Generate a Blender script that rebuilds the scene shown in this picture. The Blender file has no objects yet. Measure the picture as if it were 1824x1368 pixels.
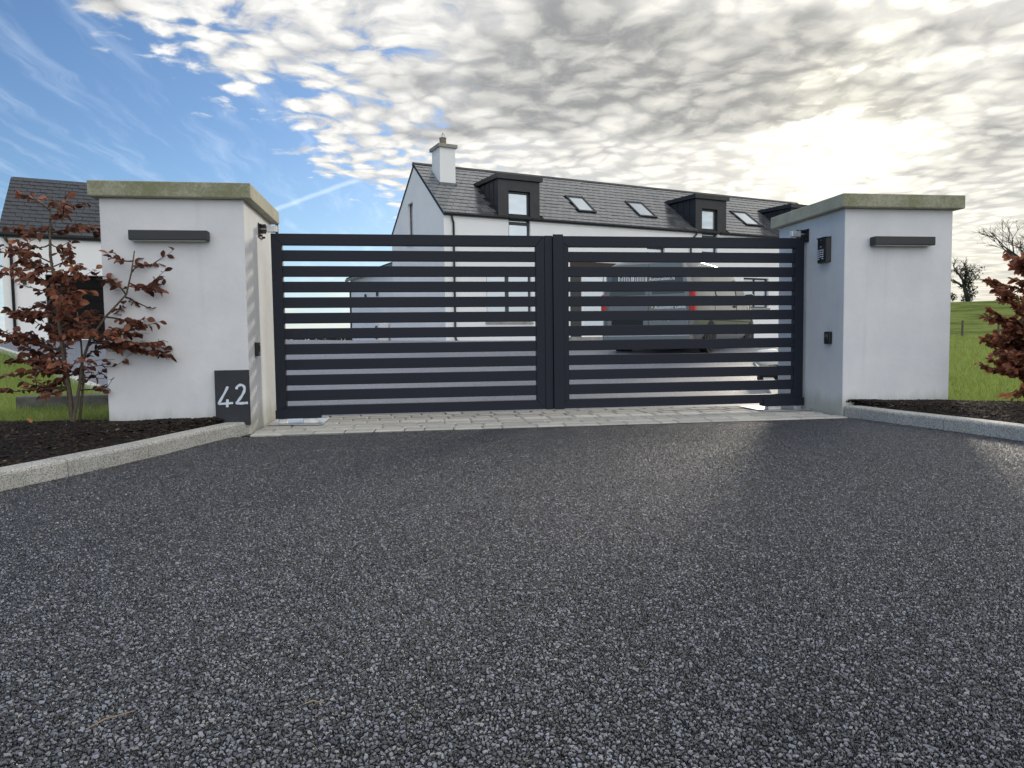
import bpy, bmesh, math, random
import numpy as np
from mathutils import Vector, Matrix
R = math.radians
rnd = random.Random(7)
SC = bpy.context.scene
COL = SC.collection

# ------------------------------------------------------------------ node helper
class S:
    """a socket (or number) with arithmetic"""
    def __init__(s, g, v): s.g, s.v = g, v
    def _m(s, op, *o, clamp=False):
        return s.g.math(op, s, *o, clamp=clamp)
    def __add__(s, o): return s._m('ADD', o)
    __radd__ = __add__
    def __sub__(s, o): return s._m('SUBTRACT', o)
    def __rsub__(s, o): return s.g.math('SUBTRACT', o, s)
    def __mul__(s, o): return s._m('MULTIPLY', o)
    __rmul__ = __mul__
    def __truediv__(s, o): return s._m('DIVIDE', o)
    def __rtruediv__(s, o): return s.g.math('DIVIDE', o, s)
    def pow(s, o): return s._m('POWER', o)
    def max(s, o): return s._m('MAXIMUM', o)
    def min(s, o): return s._m('MINIMUM', o)
    def abs(s): return s._m('ABSOLUTE')
    def clamp(s): return s._m('ADD', 0.0, clamp=True)
class G:
    def __init__(g, nt): g.nt = nt
    def put(g, sock, v):
        if isinstance(v, S): v = v.v
        if isinstance(v, bpy.types.NodeSocket): g.nt.links.new(v, sock)
        elif v is not None: sock.default_value = v
    def node(g, t, ins=None, **props):
        n = g.nt.nodes.new(t)
        for k, v in props.items(): setattr(n, k, v)
        for k, v in (ins or {}).items(): g.put(n.inputs[k], v)
        return n
    def out(g, n, k=0): return S(g, n.outputs[k])
    def math(g, op, *a, clamp=False):
        n = g.nt.nodes.new('ShaderNodeMath'); n.operation = op; n.use_clamp = clamp
        for i, v in enumerate(a): g.put(n.inputs[i], v)
        return S(g, n.outputs[0])
    def xyz(g, v):
        n = g.node('ShaderNodeSeparateXYZ', {0: v}); return [S(g, o) for o in n.outputs]
    def vec(g, x, y, z):
        return S(g, g.node('ShaderNodeCombineXYZ', {0: x, 1: y, 2: z}).outputs[0])
    def vmath(g, op, a, b=None, scale=None):
        n = g.nt.nodes.new('ShaderNodeVectorMath'); n.operation = op
        g.put(n.inputs[0], a)
        if b is not None: g.put(n.inputs[1], b)
        if scale is not None: g.put(n.inputs['Scale'], scale)
        return S(g, n.outputs['Value'] if op in ('DOT_PRODUCT', 'LENGTH', 'DISTANCE') else n.outputs[0])
    flat = False                                  # True: textures are evaluated in 2-D (faster)
    def noise(g, v, scale, detail=3, rough=.5, dist=0, color=False):
        n = g.node('ShaderNodeTexNoise', {'Vector': v, 'Scale': scale, 'Detail': detail, 'Roughness': rough, 'Distortion': dist})
        if g.flat: n.noise_dimensions = '2D'
        return S(g, n.outputs['Color' if color else 'Fac'])
    def voro(g, v, scale, feature='F1', rnd=1.0, smooth=.3, out='Distance'):
        n = g.node('ShaderNodeTexVoronoi', {'Vector': v, 'Scale': scale, 'Randomness': rnd}, feature=feature)
        if g.flat: n.voronoi_dimensions = '2D'
        if feature == 'SMOOTH_F1': g.put(n.inputs['Smoothness'], smooth)
        return S(g, n.outputs[out])
    def step(g, v, a, b, lo=0.0, hi=1.0):
        n = g.node('ShaderNodeMapRange', {0: v, 1: a, 2: b, 3: lo, 4: hi}, interpolation_type='SMOOTHSTEP')
        return S(g, n.outputs[0])
    def lin(g, v, a, b, lo=0.0, hi=1.0):
        return S(g, g.node('ShaderNodeMapRange', {0: v, 1: a, 2: b, 3: lo, 4: hi}).outputs[0])
    def mix(g, f, a, b, mode='MIX'):
        n = g.nt.nodes.new('ShaderNodeMix'); n.data_type = 'RGBA'; n.blend_type = mode
        for k, v in ((0, f), (6, a), (7, b)):
            if isinstance(v, tuple) and len(v) == 3: v = v + (1,)
            g.put(n.inputs[k], v)
        return S(g, n.outputs[2])
    def bump(g, h, strength=.5, dist=.01, normal=None):
        n = g.node('ShaderNodeBump', {'Height': h, 'Strength': strength, 'Distance': dist})
        if normal is not None: g.put(n.inputs['Normal'], normal)
        return S(g, n.outputs[0])
    def pos(g): return S(g, g.node('ShaderNodeNewGeometry').outputs['Position'])
    def obj(g): return S(g, g.node('ShaderNodeTexCoord').outputs['Object'])
    def rand(g): return S(g, g.node('ShaderNodeObjectInfo').outputs['Random'])
    def island(g): return S(g, g.node('ShaderNodeNewGeometry').outputs['Random Per Island'])

# ------------------------------------------------------------------ camera
CAM_H = .62
def make_camera():
    p, r = R(3.45), R(.73)
    c, s, cp, sp = math.cos(r), math.sin(r), math.cos(p), math.sin(p)
    X = Vector((c, -s * sp, -s * cp)); Y = Vector((s, c * sp, c * cp)); Z = Vector((0, -cp, sp))
    m = Matrix.Identity(4)
    for i in range(3): m[i][0], m[i][1], m[i][2] = X[i], Y[i], Z[i]
    m.translation = (0, 0, CAM_H)
    cam = bpy.data.cameras.new('camera'); o = bpy.data.objects.new('camera', cam); COL.objects.link(o)
    o.matrix_world = m
    cam.sensor_width = 36; cam.lens = 1265 / 1824 * 36; cam.clip_start = .05; cam.clip_end = 2000
    SC.camera = o
make_camera()

# ------------------------------------------------------------------ sky, sun, exposure
SUN_AZ, SUN_EL = R(25.0), R(14.6)
CLX, CLY = 2.0, 9.45; THA, THB = .92, 1.17
SUN_DIR = Vector((math.sin(SUN_AZ) * math.cos(SUN_EL), math.cos(SUN_AZ) * math.cos(SUN_EL), math.sin(SUN_EL)))
def make_world():
    w = bpy.data.worlds.new('World'); SC.world = w; w.use_nodes = True
    nt = w.node_tree; nt.nodes.clear(); g = G(nt); g.flat = True
    d = S(g, g.node('ShaderNodeTexCoord').outputs['Generated'])
    d = g.vmath('NORMALIZE', d)
    x, y, z = g.xyz(d)
    zz = z.max(0.0) + .06
    qx, qy = x / zz, y / zz
    q = g.vec(qx, qy, 0.0)
    sky = g.node('ShaderNodeTexSky', sky_type='NISHITA', sun_disc=False, sun_elevation=SUN_EL, sun_rotation=SUN_AZ,
                 altitude=50, air_density=1.0, dust_density=.6, ozone_density=2.0)
    K = .1                                    # background strength
    blue = g.out(sky)
    # the altocumulus sheet: its west edge is a straight line on the cloud plane
    warp = g.noise(q, 1.7, 3, .55, color=True)
    qw = g.vmath('ADD', q, g.vmath('SCALE', g.vmath('SUBTRACT', warp, (.5, .5, .5)), scale=.26))
    warp2 = g.noise(q, 7.0, 3, .55, color=True)
    qf = g.vmath('ADD', qw, g.vmath('SCALE', g.vmath('SUBTRACT', warp2, (.5, .5, .5)), scale=.055))
    big = g.noise(g.vmath('ADD', q, (CLX, CLY, 0)), 1.05, 3, .5)
    med = g.noise(g.vmath('ADD', qw, (1.3, 5.2, 0)), 3.2, 3, .5)
    fine = g.noise(g.vmath('ADD', qf, (7.7, 2.2, 0)), 12.0, 6, .56)
    cell = g.voro(qf, 8.6, 'SMOOTH_F1', 1.0, .30)
    puff = 1.0 - g.step(cell, .05, .72)
    edge = qx + 1.36 - qy * .18 - ((1.6 - qy) * .5).max(0.0).min(.75)      # overhead the bank bends away to the right
    edge_n = edge + (med - .5) * .55 + (fine - .5) * .35 + (puff - .5) * .12
    sheet = g.step(edge_n, -.05, .12)
    solid = g.step(edge, .10, 1.4)
    dens = med * .50 + fine * .50 + puff * .30 + solid * .26
    cover = g.step(dens, .42, .62) * sheet
    cs = g.vmath('DOT_PRODUCT', d, tuple(SUN_DIR))
    c = cs.max(0.0)
    # seen against the sun thick cloud is grey, with the sun behind you it is white
    thick = g.step(big * 1.0 + med * .50 + fine * .22 + solid * .16, THA, THB) * g.step(cs, -.25, .45) * g.step(z, .10, .30, .25, 1.0)
    micro = g.noise(g.vmath('ADD', qf, (2.1, 8.8, 0)), 26.0, 4, .55)
    relief = g.step(fine * .74 + puff * .36 + med * .16 + (micro - .5) * .26, .34, .94)
    white = g.mix(relief, (.325, .332, .345), (.585, .577, .552))
    grey = g.mix(relief, (.175, .181, .192), (.365, .366, .360))
    cloud = g.mix(thick, white, grey)
    cloud = g.mix(g.step(cs, -.5, .5, .75, .0), cloud, (.98, .99, 1.0))
    cloud = g.mix(g.step(z, .0, .17, .60, .0), cloud, (.33, .318, .28))
    # light scattered forward round the hidden sun, breaking through where the sheet is thin
    hole = g.step(fine * .75 + med * .85 + thick * .30, .62, 1.10, 1.0, .16)
    glow = (c.pow(900.0) * .62 * (hole + .10) + c.pow(300.0) * .32 * hole + c.pow(80.0) * .09 * hole + c.pow(16.0) * .035 * hole + c.pow(6.0) * .012)
    cloud = g.mix(1.0, cloud, g.mix(1.0, (1.0, .94, .76), g.vec(glow, glow, glow), 'MULTIPLY'), 'ADD')
    cloud = g.mix(c.pow(10.0) * .40, cloud, g.mix(1.0, cloud, (1.04, .98, .82), 'MULTIPLY'))
    lowglow = c.pow(7.0) * g.step(z, .0, .26, .15, .0) * hole
    cloud = g.mix(1.0, cloud, g.mix(1.0, (1.0, .88, .55), g.vec(lowglow, lowglow, lowglow), 'MULTIPLY'), 'ADD')
    # pale streaky air low down
    low = g.step(z, .0, .15, 1.0, .0)
    streak = g.step(g.noise(g.vec(qx * .9, qy * .55, 4.0), 1.6, 4, .6), .38, .70)
    lowc = g.mix(streak, (.35, .45, .57), (.54, .52, .46))
    # cirrus wisps and one contrail in the clear part
    wx, wy = qx + qy * .10, qy
    wisp = g.step(g.noise(g.vec(wx * 4.2 + (med - .5) * .5, wy * .55, 1.0), 2.0, 5, .60), .46, .85) * .12
    along = (qx + 1.26) * .734 - (qy - 3.95) * .679
    off = ((qx + 1.26) * .679 + (qy - 3.95) * .734 + (g.noise(q, 9.0, 2) - .5) * .02).abs()
    trail = g.step(off, .004, .04, 1.0, .0) * g.step(along, -.5, .1) * g.step(along, .68, .80, 1.0, .0) * .18
    clear = g.mix(1.0, blue, (K * .54, K * .64, K * .79), 'MULTIPLY')
    clear = g.mix((wisp + trail).clamp(), clear, (.86, .90, .95))
    col = g.mix(low * .62, clear, lowc)
    col = g.mix(cover, col, cloud)
    warm = g.vec(glow * .55, glow * .50, glow * .38)
    col = g.mix(1.0 - cover, col, g.mix(1.0, col, warm, 'ADD'))
    col = g.mix(g.step(z, -.03, 0.0, 1.0, .0), col, (.10, .11, .09))
    col = g.mix(1.0, col, (1 / K, 1 / K, 1 / K), 'MULTIPLY')
    bg = g.node('ShaderNodeBackground', {'Color': col, 'Strength': K})
    o = g.node('ShaderNodeOutputWorld'); nt.links.new(bg.outputs[0], o.inputs[0])
make_world()
sl = bpy.data.lights.new('sun', 'SUN'); so = bpy.data.objects.new('sun', sl); COL.objects.link(so)
sl.energy = 1.05; sl.angle = R(7.5); sl.color = (1.0, .90, .74)
so.rotation_euler = (-SUN_DIR).to_track_quat('-Z', 'Y').to_euler(); so.location = (12, 24, 14)
SC.view_settings.view_transform = 'Standard'; SC.view_settings.look = 'None'
SC.view_settings.exposure = 0.92; SC.view_settings.gamma = 1.0; SC.view_settings.use_curve_mapping = False

# ------------------------------------------------------------------ object helpers
def tag(o, label=None, cat=None, group=None, kind=None):
    if label: o['label'] = label
    if cat: o['category'] = cat
    if group: o['group'] = group
    if kind: o['kind'] = kind
    return o
def empty(name, loc, rz=0.0):
    o = bpy.data.objects.new(name, None); COL.objects.link(o)
    o.location = loc; o.rotation_euler = (0, 0, rz); o.empty_display_size = .2
    return o
class MB:
    def __init__(s): s.v, s.f = [], []
    def add(s, vs, fs):
        n = len(s.v); s.v += [tuple(p) for p in vs]; s.f += [tuple(i + n for i in f) for f in fs]; return s
    def box(s, x0, x1, y0, y1, z0, z1):
        return s.add([(x0, y0, z0), (x1, y0, z0), (x1, y1, z0), (x0, y1, z0), (x0, y0, z1), (x1, y0, z1), (x1, y1, z1), (x0, y1, z1)],
                     [(3, 2, 1, 0), (4, 5, 6, 7), (0, 1, 5, 4), (1, 2, 6, 5), (2, 3, 7, 6), (3, 0, 4, 7)])
    def prism(s, poly, vec):
        """poly: 3-D points, extruded by vec"""
        n = len(poly); vec = Vector(vec)
        vs = [Vector(p) for p in poly] + [Vector(p) + vec for p in poly]
        return s.add(vs, [tuple(range(n - 1, -1, -1)), tuple(range(n, 2 * n))] + [(i, (i + 1) % n, n + (i + 1) % n, n + i) for i in range(n)])
    def tube(s, pts, rad, sides=8, cap=True):
        pts = [Vector(p) for p in pts]; n = len(pts)
        rad = rad if isinstance(rad, (list, tuple)) else [rad] * n
        vs = []; up = Vector((0, 0, 1))
        t0 = (pts[1] - pts[0]).normalized()
        a = t0.cross(up if abs(t0.z) < .9 else Vector((1, 0, 0))).normalized()
        for i, p in enumerate(pts):
            t = (pts[min(i + 1, n - 1)] - pts[max(i - 1, 0)]).normalized()
            a = (a - t * a.dot(t)).normalized(); b = t.cross(a)
            vs += [p + (a * math.cos(k * 2 * math.pi / sides) + b * math.sin(k * 2 * math.pi / sides)) * rad[i] for k in range(sides)]
        fs = [(i * sides + k, i * sides + (k + 1) % sides, (i + 1) * sides + (k + 1) % sides, (i + 1) * sides + k) for i in range(n - 1) for k in range(sides)]
        if cap: fs += [tuple(range(sides - 1, -1, -1)), tuple(range((n - 1) * sides, n * sides))]
        return s.add(vs, fs)
    def lathe(s, prof, sides=20, axis='z', at=(0, 0, 0)):
        vs = []
        for r_, h in prof:
            for k in range(sides):
                c, d = r_ * math.cos(2 * math.pi * k / sides), r_ * math.sin(2 * math.pi * k / sides)
                p = {'z': (c, d, h), 'x': (h, c, d), 'y': (c, h, d)}[axis]
                vs.append(Vector(p) + Vector(at))
        n = len(prof)
        return s.add(vs, [(i * sides + k, i * sides + (k + 1) % sides, (i + 1) * sides + (k + 1) % sides, (i + 1) * sides + k) for i in range(n - 1) for k in range(sides)]
                     + [tuple(range(sides)), tuple(range((n - 1) * sides, n * sides))])
    def build(s, name, mat, parent=None, bevel=0, seg=2, smooth=False, loc=None, fix=True):
        me = bpy.data.meshes.new(name); me.from_pydata(s.v, [], s.f)
        if fix or bevel:
            bm = bmesh.new(); bm.from_mesh(me)
            if fix: bmesh.ops.recalc_face_normals(bm, faces=bm.faces)
            if bevel:
                ed = [e for e in bm.edges if e.is_manifold and e.calc_face_angle(0) > .5]
                bmesh.ops.bevel(bm, geom=ed, offset=bevel, segments=seg, affect='EDGES', profile=.5, clamp_overlap=True)
            bm.to_mesh(me); bm.free()
        for m in (mat if isinstance(mat, (list, tuple)) else [mat]): me.materials.append(m)
        if smooth:
            me.polygons.foreach_set('use_smooth', [True] * len(me.polygons))
        o = bpy.data.objects.new(name, me); COL.objects.link(o)
        if parent: o.parent = parent
        if loc: o.location = loc
        return o
def np_mesh(name, V, F, mat, parent=None, smooth=False):
    """V (n,3) float, F (m,k) int"""
    me = bpy.data.meshes.new(name); k = F.shape[1]
    me.vertices.add(len(V)); me.vertices.foreach_set('co', V.astype(np.float32).ravel())
    me.loops.add(F.size); me.loops.foreach_set('vertex_index', F.astype(np.int32).ravel())
    me.polygons.add(len(F)); me.polygons.foreach_set('loop_start', np.arange(0, F.size, k, dtype=np.int32))
    me.polygons.foreach_set('loop_total', np.full(len(F), k, np.int32))
    if smooth: me.polygons.foreach_set('use_smooth', np.ones(len(F), bool))
    me.update(calc_edges=True); me.validate()
    me.materials.append(mat)
    o = bpy.data.objects.new(name, me); COL.objects.link(o)
    if parent: o.parent = parent
    return o
def grid_mesh(name, X, Y, Z, mat, smooth=True):
    r_, c_ = X.shape
    V = np.stack([X, Y, Z], -1).reshape(-1, 3)
    i = np.arange(r_ - 1)[:, None] * c_ + np.arange(c_ - 1)[None]
    F = np.stack([i, i + 1, i + c_ + 1, i + c_], -1).reshape(-1, 4)
    return np_mesh(name, V, F, mat, smooth=smooth)
def copy_obj(o, parent=None):
    c = o.copy(); COL.objects.link(c); c.parent = parent
    return c

# gate frame: a runs along the gate from the left pillar's front corner, b runs inwards
TH = R(8.3); PL = Vector((-1.829, 4.943, 0)); U = Vector((math.cos(TH), math.sin(TH), 0)); VV = Vector((-math.sin(TH), math.cos(TH), 0))
def W(a, b, z=0.0): return PL + U * a + VV * b + Vector((0, 0, z))
def AB(x, y):
    return (x - PL.x) * U.x + (y - PL.y) * U.y, (x - PL.x) * VV.x + (y - PL.y) * VV.y
def sst(x, a, b):
    t = np.clip((np.asarray(x, float) - a) / (b - a), 0, 1); return t * t * (3 - 2 * t)
def terrain(x, y):
    x = np.asarray(x, float); y = np.asarray(y, float)
    b = AB(x, y)[1]
    t = np.clip((b - 1.2) / 12.9, 0, 1)
    z = .62 * (t * 1.0 + .0) * np.where(t < 1, 1, 1)
    az = np.degrees(np.arctan2(x, np.maximum(y, .01))); dist = np.hypot(x, y)
    z = z + 3.25 * sst(az, 20, 31) * sst(dist, 26, 84) * (y > 0)
    z = z + .18 * np.exp(-((x + 11) ** 2 + (y - 20) ** 2) / 50.0)
    z = z - .5 * sst(dist, 120, 400) * sst(30 - az, 0, 10)
    return z
def TZ(x, y): return float(terrain(x, y))

# ------------------------------------------------------------------ materials
MATS = {}
def new_mat(name):
    m = bpy.data.materials.new(name); m.use_nodes = True; m.node_tree.nodes.clear(); MATS[name] = m
    return m, G(m.node_tree)
def finish(m, g, surf, disp=None):
    o = g.node('ShaderNodeOutputMaterial'); m.node_tree.links.new(surf.outputs[0], o.inputs['Surface'])
    if disp is not None: m.node_tree.links.new(disp.outputs[0], o.inputs['Displacement'])
    return m
def C4(c): return c if isinstance(c, S) else tuple(c) + (1,) if len(c) == 3 else c
def pr(g, color, rough=.6, metal=0.0, normal=None, spec=.5, **kw):
    ins = {'Base Color': C4(color), 'Roughness': rough, 'Metallic': metal, 'Specular IOR Level': spec}
    if normal is not None: ins['Normal'] = normal
    ins.update(kw)
    return g.node('ShaderNodeBsdfPrincipled', ins)
def simple(name, col, rough=.6, metal=0.0, var=.0, scale=8.0, bump=0.0, bscale=40.0, spec=.5):
    m, g = new_mat(name); p = g.obj()
    c = C4(col)
    if var:
        f = g.noise(p, scale, 5, .6)
        c = g.mix(g.lin(f, .25, .75, 0, 1), tuple(k * (1 - var) for k in col), tuple(min(1, k * (1 + var)) for k in col))
    nrm = g.bump(g.noise(p, bscale, 4, .6), bump, .01) if bump else None
    return finish(m, g, pr(g, c, rough, metal, nrm, spec))

def mat_asphalt(name='asphalt', bs_=.9, disp=True, k=1.0, k2=1.0):
    m, g = new_mat(name); p = g.pos()
    x, y, z = g.xyz(p); p2 = g.vec(x, y, 0.0)
    wob = g.noise(p2, 60.0, 2, color=True)
    pw = g.vmath('ADD', p2, g.vmath('SCALE', g.vmath('SUBTRACT', wob, (.5, .5, .5)), scale=.006))
    sc = 128.0
    n1 = g.node('ShaderNodeTexVoronoi', {'Vector': pw, 'Scale': sc, 'Randomness': 1.0}, feature='F1')
    d = S(g, n1.outputs['Distance']); cid = S(g, n1.outputs['Color'])
    n2 = g.node('ShaderNodeTexVoronoi', {'Vector': pw, 'Scale': sc, 'Randomness': 1.0}, feature='DISTANCE_TO_EDGE')
    e = S(g, n2.outputs['Distance'])
    cr, cg, cb = g.xyz(cid)
    top = g.step(e, .0, .17)
    # tilted facets, different height for each stone
    px, py, pz = g.xyz(g.vmath('SUBTRACT', S(g, n1.outputs['Position']), pw))
    tilt = (px * (cr - .5) + py * (cg - .5)) * 1.1
    h = top * (.45 + .55 * cb) + tilt * .55 * top + g.noise(p2, 420.0, 2) * .10
    patch = g.noise(p2, .9, 4, .6); patch2 = g.noise(p2, 7.0, 3, .6)
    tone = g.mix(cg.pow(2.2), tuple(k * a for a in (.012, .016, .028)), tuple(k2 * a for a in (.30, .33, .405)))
    tone = g.mix(g.step(cr, .86, .97), tone, (.34, .35, .36))
    col = g.mix(top, (.006, .006, .009), tone)
    col = g.mix(g.lin(patch, .3, .7, .0, .35), col, g.mix(1.0, col, (.62, .62, .64), 'MULTIPLY'))
    rough = g.lin(cb, 0, 1, .34, .52) + (0.0 if disp else .14) + (patch - .5) * .2
    bs = pr(g, col, rough, 0, g.bump(h, bs_, .004), 1.0, **{'IOR': 1.7})
    dn = g.node('ShaderNodeDisplacement', {'Height': (h - .45 + (patch2 - .5) * .8) * g.step(y, 3.0, 4.8, 1.0, .6) * g.step(y, .73, .92), 'Midlevel': 0.0, 'Scale': .0075})
    finish(m, g, bs, dn if disp else None)
    if disp: m.displacement_method = 'BOTH'
    return m
def mat_render():
    m, g = new_mat('white_render'); p = g.obj(); gp = g.pos()
    f = g.noise(p, 3.0, 6, .62); f2 = g.noise(p, 22.0, 4, .6)
    col = g.mix(g.lin(f, .3, .7), (.64, .655, .68), (.74, .745, .755))
    # green-brown splash staining that climbs unevenly from the foot
    x, y, z = g.xyz(p)
    st = g.step(z + (g.noise(g.vec(x * 6.0, y * 6.0, z * 2.0), 1.0, 5, .65) - .5) * .26, .06, .20, 1.0, .0)
    col = g.mix(st * .55, col, (.36, .36, .27))
    run = g.step(g.noise(g.vec(x * 9.0, y * 9.0, z * .5), 1.0, 4, .6), .56, .78) * .16
    col = g.mix(run, col, (.42, .43, .38))
    nrm = g.bump(g.noise(p, 140.0, 3, .6) + f2 * .9 + f * 2.0, .34, .005)
    return finish(m, g, pr(g, col, .88, 0, nrm, .3))
def mat_house_wall():
    m, g = new_mat('house_render'); p = g.obj()
    f = g.noise(p, .8, 5, .6)
    col = g.mix(g.lin(f, .3, .7), (.80, .805, .815), (.87, .87, .87))
    return finish(m, g, pr(g, col, .85, 0, g.bump(g.noise(p, 60.0, 3), .15, .004), .3))
def mat_cap():
    m, g = new_mat('cap_concrete'); p = g.obj()
    geo = g.node('ShaderNodeNewGeometry'); nx, ny, nz = g.xyz(g.vmath('NORMALIZE', S(g, geo.outputs['Normal'])))
    f = g.noise(p, 9.0, 6, .65); f2 = g.noise(p, 60.0, 4, .7); f3 = g.noise(p, 2.4, 3, .6)
    base = g.mix(g.lin(f, .3, .7), (.37, .36, .29), (.58, .56, .46))
    # algae takes the damp north-facing faces, the front of the slab
    oi = g.node('ShaderNodeTexCoord').outputs['Normal']
    ox, oy, oz = g.xyz(S(g, oi))
    damp = g.step(0.0 - oy, .3, .9)
    al = g.step(f * .5 + f2 * .35 + f3 * .35, .42, .72) * (.16 + damp * .66)
    algae = g.mix(f2, (.075, .09, .030), (.21, .22, .10))
    col = g.mix(al, base, algae)
    col = g.mix(g.step(f2, .66, .74) * .6, col, (.05, .05, .045))
    return finish(m, g, pr(g, col, .92, 0, g.bump(f2 + f * .5, .6, .006), .2))
def mat_gate():
    m, g = new_mat('anthracite_powder_coat'); p = g.obj()
    x, y, z = g.xyz(p)
    f = g.noise(g.vec(x * 3.0, y * 20, z * 60.0), 1.0, 4, .6)
    col = g.mix(f, (.0085, .0115, .0215), (.0135, .0175, .030))
    return finish(m, g, pr(g, col, g.lin(f, .2, .8, .42, .60), 0, g.bump(g.noise(p, 900.0, 2), .08, .001), .28))
def mat_granite():
    m, g = new_mat('silver_granite'); p = g.pos()
    v = g.voro(p, 250.0, out='Color'); a, b_, c_ = g.xyz(v)
    f = g.noise(p, 5.0, 4, .6); rn = g.rand()
    col = g.mix(g.step(a, .30, .42), (.24, .24, .245), (.58, .575, .555))
    col = g.mix(g.step(b_, .80, .86), col, (.70, .69, .66))
    col = g.mix(g.lin(f, .3, .75, 0, .35), col, (.30, .30, .24))
    col = g.mix(1.0, col, g.mix(rn, (.86, .86, .86), (1.06, 1.05, 1.02)), 'MULTIPLY')
    return finish(m, g, pr(g, col, .72, 0, g.bump(g.noise(p, 260.0, 4, .7) + f * .5, .5, .004), .35))
def mat_paver():
    m, g = new_mat('grey_paver'); p = g.pos(); rn = g.rand()
    f = g.noise(p, 14.0, 5, .65); f2 = g.noise(p, 220.0, 3, .7)
    a = g.mix(rn, (.46, .45, .42), (.60, .585, .54))
    col = g.mix(g.lin(f, .25, .75, 0, .5), a, (.33, .32, .29))
    col = g.mix(g.step(f2, .60, .72) * .5, col, (.11, .105, .10))
    return finish(m, g, pr(g, col, .82, 0, g.bump(f2 + f, .4, .003), .3))
def mat_soil():
    m, g = new_mat('dark_compost'); p = g.pos()
    f = g.noise(p, 38.0, 6, .7); f2 = g.noise(p, 150.0, 4, .7); f3 = g.noise(p, 4.0, 3)
    col = g.mix(g.lin(f, .3, .7), (.006, .0045, .004), (.026, .019, .016))
    col = g.mix(g.step(f2, .64, .76) * .5, col, (.07, .05, .038))
    return finish(m, g, pr(g, col, .9, 0, g.bump(f + f2 * .5, 1.0, .02), .25))
def mat_chip():
    m, g = new_mat('bark_chip'); r_ = g.island()
    col = g.mix(r_.pow(2.0), (.007, .005, .0045), (.055, .037, .026))
    col = g.mix(g.step(r_, .985, .99), col, (.20, .15, .10))
    return finish(m, g, pr(g, col, .85, 0, None, .3))
def mat_ground():
    m, g = new_mat('grass_ground'); p = g.pos()
    x, y, z = g.xyz(p)
    f = g.noise(p, .35, 5, .6); f2 = g.noise(p, 2.2, 5, .65); f3 = g.noise(g.vec(x, y, z * 1.0), 14.0, 4, .7)
    st = g.noise(g.vec(x * .35, y * .35, z * 3.2), 1.0, 5, .62)
    col = g.mix(g.lin(f2, .3, .7), (.15, .205, .052), (.31, .365, .13))
    col = g.mix(g.lin(f3, .35, .7, 0, .55), col, (.055, .08, .022))
    col = g.mix(g.step(st, .45, .62, 0, .50), col, (.035, .06, .016))
    col = g.mix(g.step(f, .5, .75, 0, .35), col, (.14, .17, .045))
    return finish(m, g, pr(g, col, .9, 0, g.bump(f3 + f2 * 2 + st * 2.0, .8, .06), .0))
def mat_leafy(name, lo, hi, trans=.35, rough=.5):
    m, g = new_mat(name)
    r1 = g.island(); r2 = g.rand()
    f = (r1 + r2) * .5 + (g.noise(g.pos(), 6.0, 2) - .5) * .5
    col = g.mix(g.lin(f, .15, .85), lo, hi)
    a = pr(g, col, rough, 0, None, .35)
    t = g.node('ShaderNodeBsdfTranslucent', {'Color': col})
    s = g.node('ShaderNodeMixShader', {0: trans, 1: a.outputs[0], 2: t.outputs[0]})
    return finish(m, g, s)
def mat_slate():
    m, g = new_mat('natural_slate'); p = g.obj(); gp = g.pos()
    r1 = (g.island() + g.rand()); r1 = r1._m('FRACT')
    f = g.noise(gp, 16.0, 5, .65)
    col = g.mix(r1, (.068, .073, .083), (.145, .151, .163))
    col = g.mix(g.lin(f, .3, .7, 0, .35), col, (.07, .07, .073))
    return finish(m, g, pr(g, col, g.lin(r1, 0, 1, .16, .30) + (f - .5) * .15, 0, g.bump(f, .30, .004), 1.0, **{'IOR': 1.85, 'Coat Weight': .3, 'Coat Roughness': .12}))
def mat_glass(name, tint=(.55, .62, .68), metal=.55, base=.02):
    m, g = new_mat(name); p = g.obj()
    wv = g.bump(g.noise(p, .9, 2), .012, .05)
    return finish(m, g, pr(g, tint, base, metal, wv, .8))
def mat_paint(name, col, metal=.6, rough=.32):
    m, g = new_mat(name); p = g.obj()
    f = g.noise(p, 5.0, 4, .6)
    return finish(m, g, pr(g, col, rough + 0.0, metal, None, .5, **{'Coat Weight': .6, 'Coat Roughness': .08}))
ASPHALT = mat_asphalt(); ASPHALT_FAR = mat_asphalt('rear_asphalt', .14, False, 6.0, 1.5); RENDER = mat_render(); HWALL = mat_house_wall(); CAP = mat_cap(); GATE = mat_gate()  # rear asphalt: base tone raised to paint in its bright grazing reflection
GRANITE = mat_granite(); PAVER = mat_paver(); SOIL = mat_soil(); CHIP = mat_chip(); GROUND = mat_ground()
SLATE = mat_slate(); SLATE_DIMMED = simple('dimmed_slate', (.050, .056, .066), .55, 0, .35, 7, .3, 30, .35); GLASS = mat_glass('reflective_glass'); VGLASS = mat_glass('tinted_glass', (.035, .04, .047), .15, .06)  # outbuilding copy of the slate, darkened in place of a weaker sky reflection
COPPER = mat_leafy('copper_leaf', (.065, .020, .014), (.52, .215, .125), .42, .42)
GRASS = mat_leafy('grass_blade', (.12, .185, .032), (.37, .45, .13), .50, .5)
DRYG = mat_leafy('dry_grass', (.14, .15, .04), (.36, .32, .14), .4, .6)
IVY = mat_leafy('ivy_leaf', (.010, .020, .008), (.035, .05, .016), .15, .5)
HEDGE = mat_leafy('hedge_leaf', (.012, .020, .008), (.06, .075, .03), .2, .6)
BARK = simple('bark', (.105, .085, .06), .85, 0, .45, 30, .6, 60)
TWIG = simple('twig_bark', (.05, .032, .026), .8, 0, .3, 30)
GREYTWIG = simple('winter_twig', (.055, .05, .045), .85, 0, .3, 8)
BLACK = simple('black_plastic', (.010, .010, .011), .42, 0, .15, 20)
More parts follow.
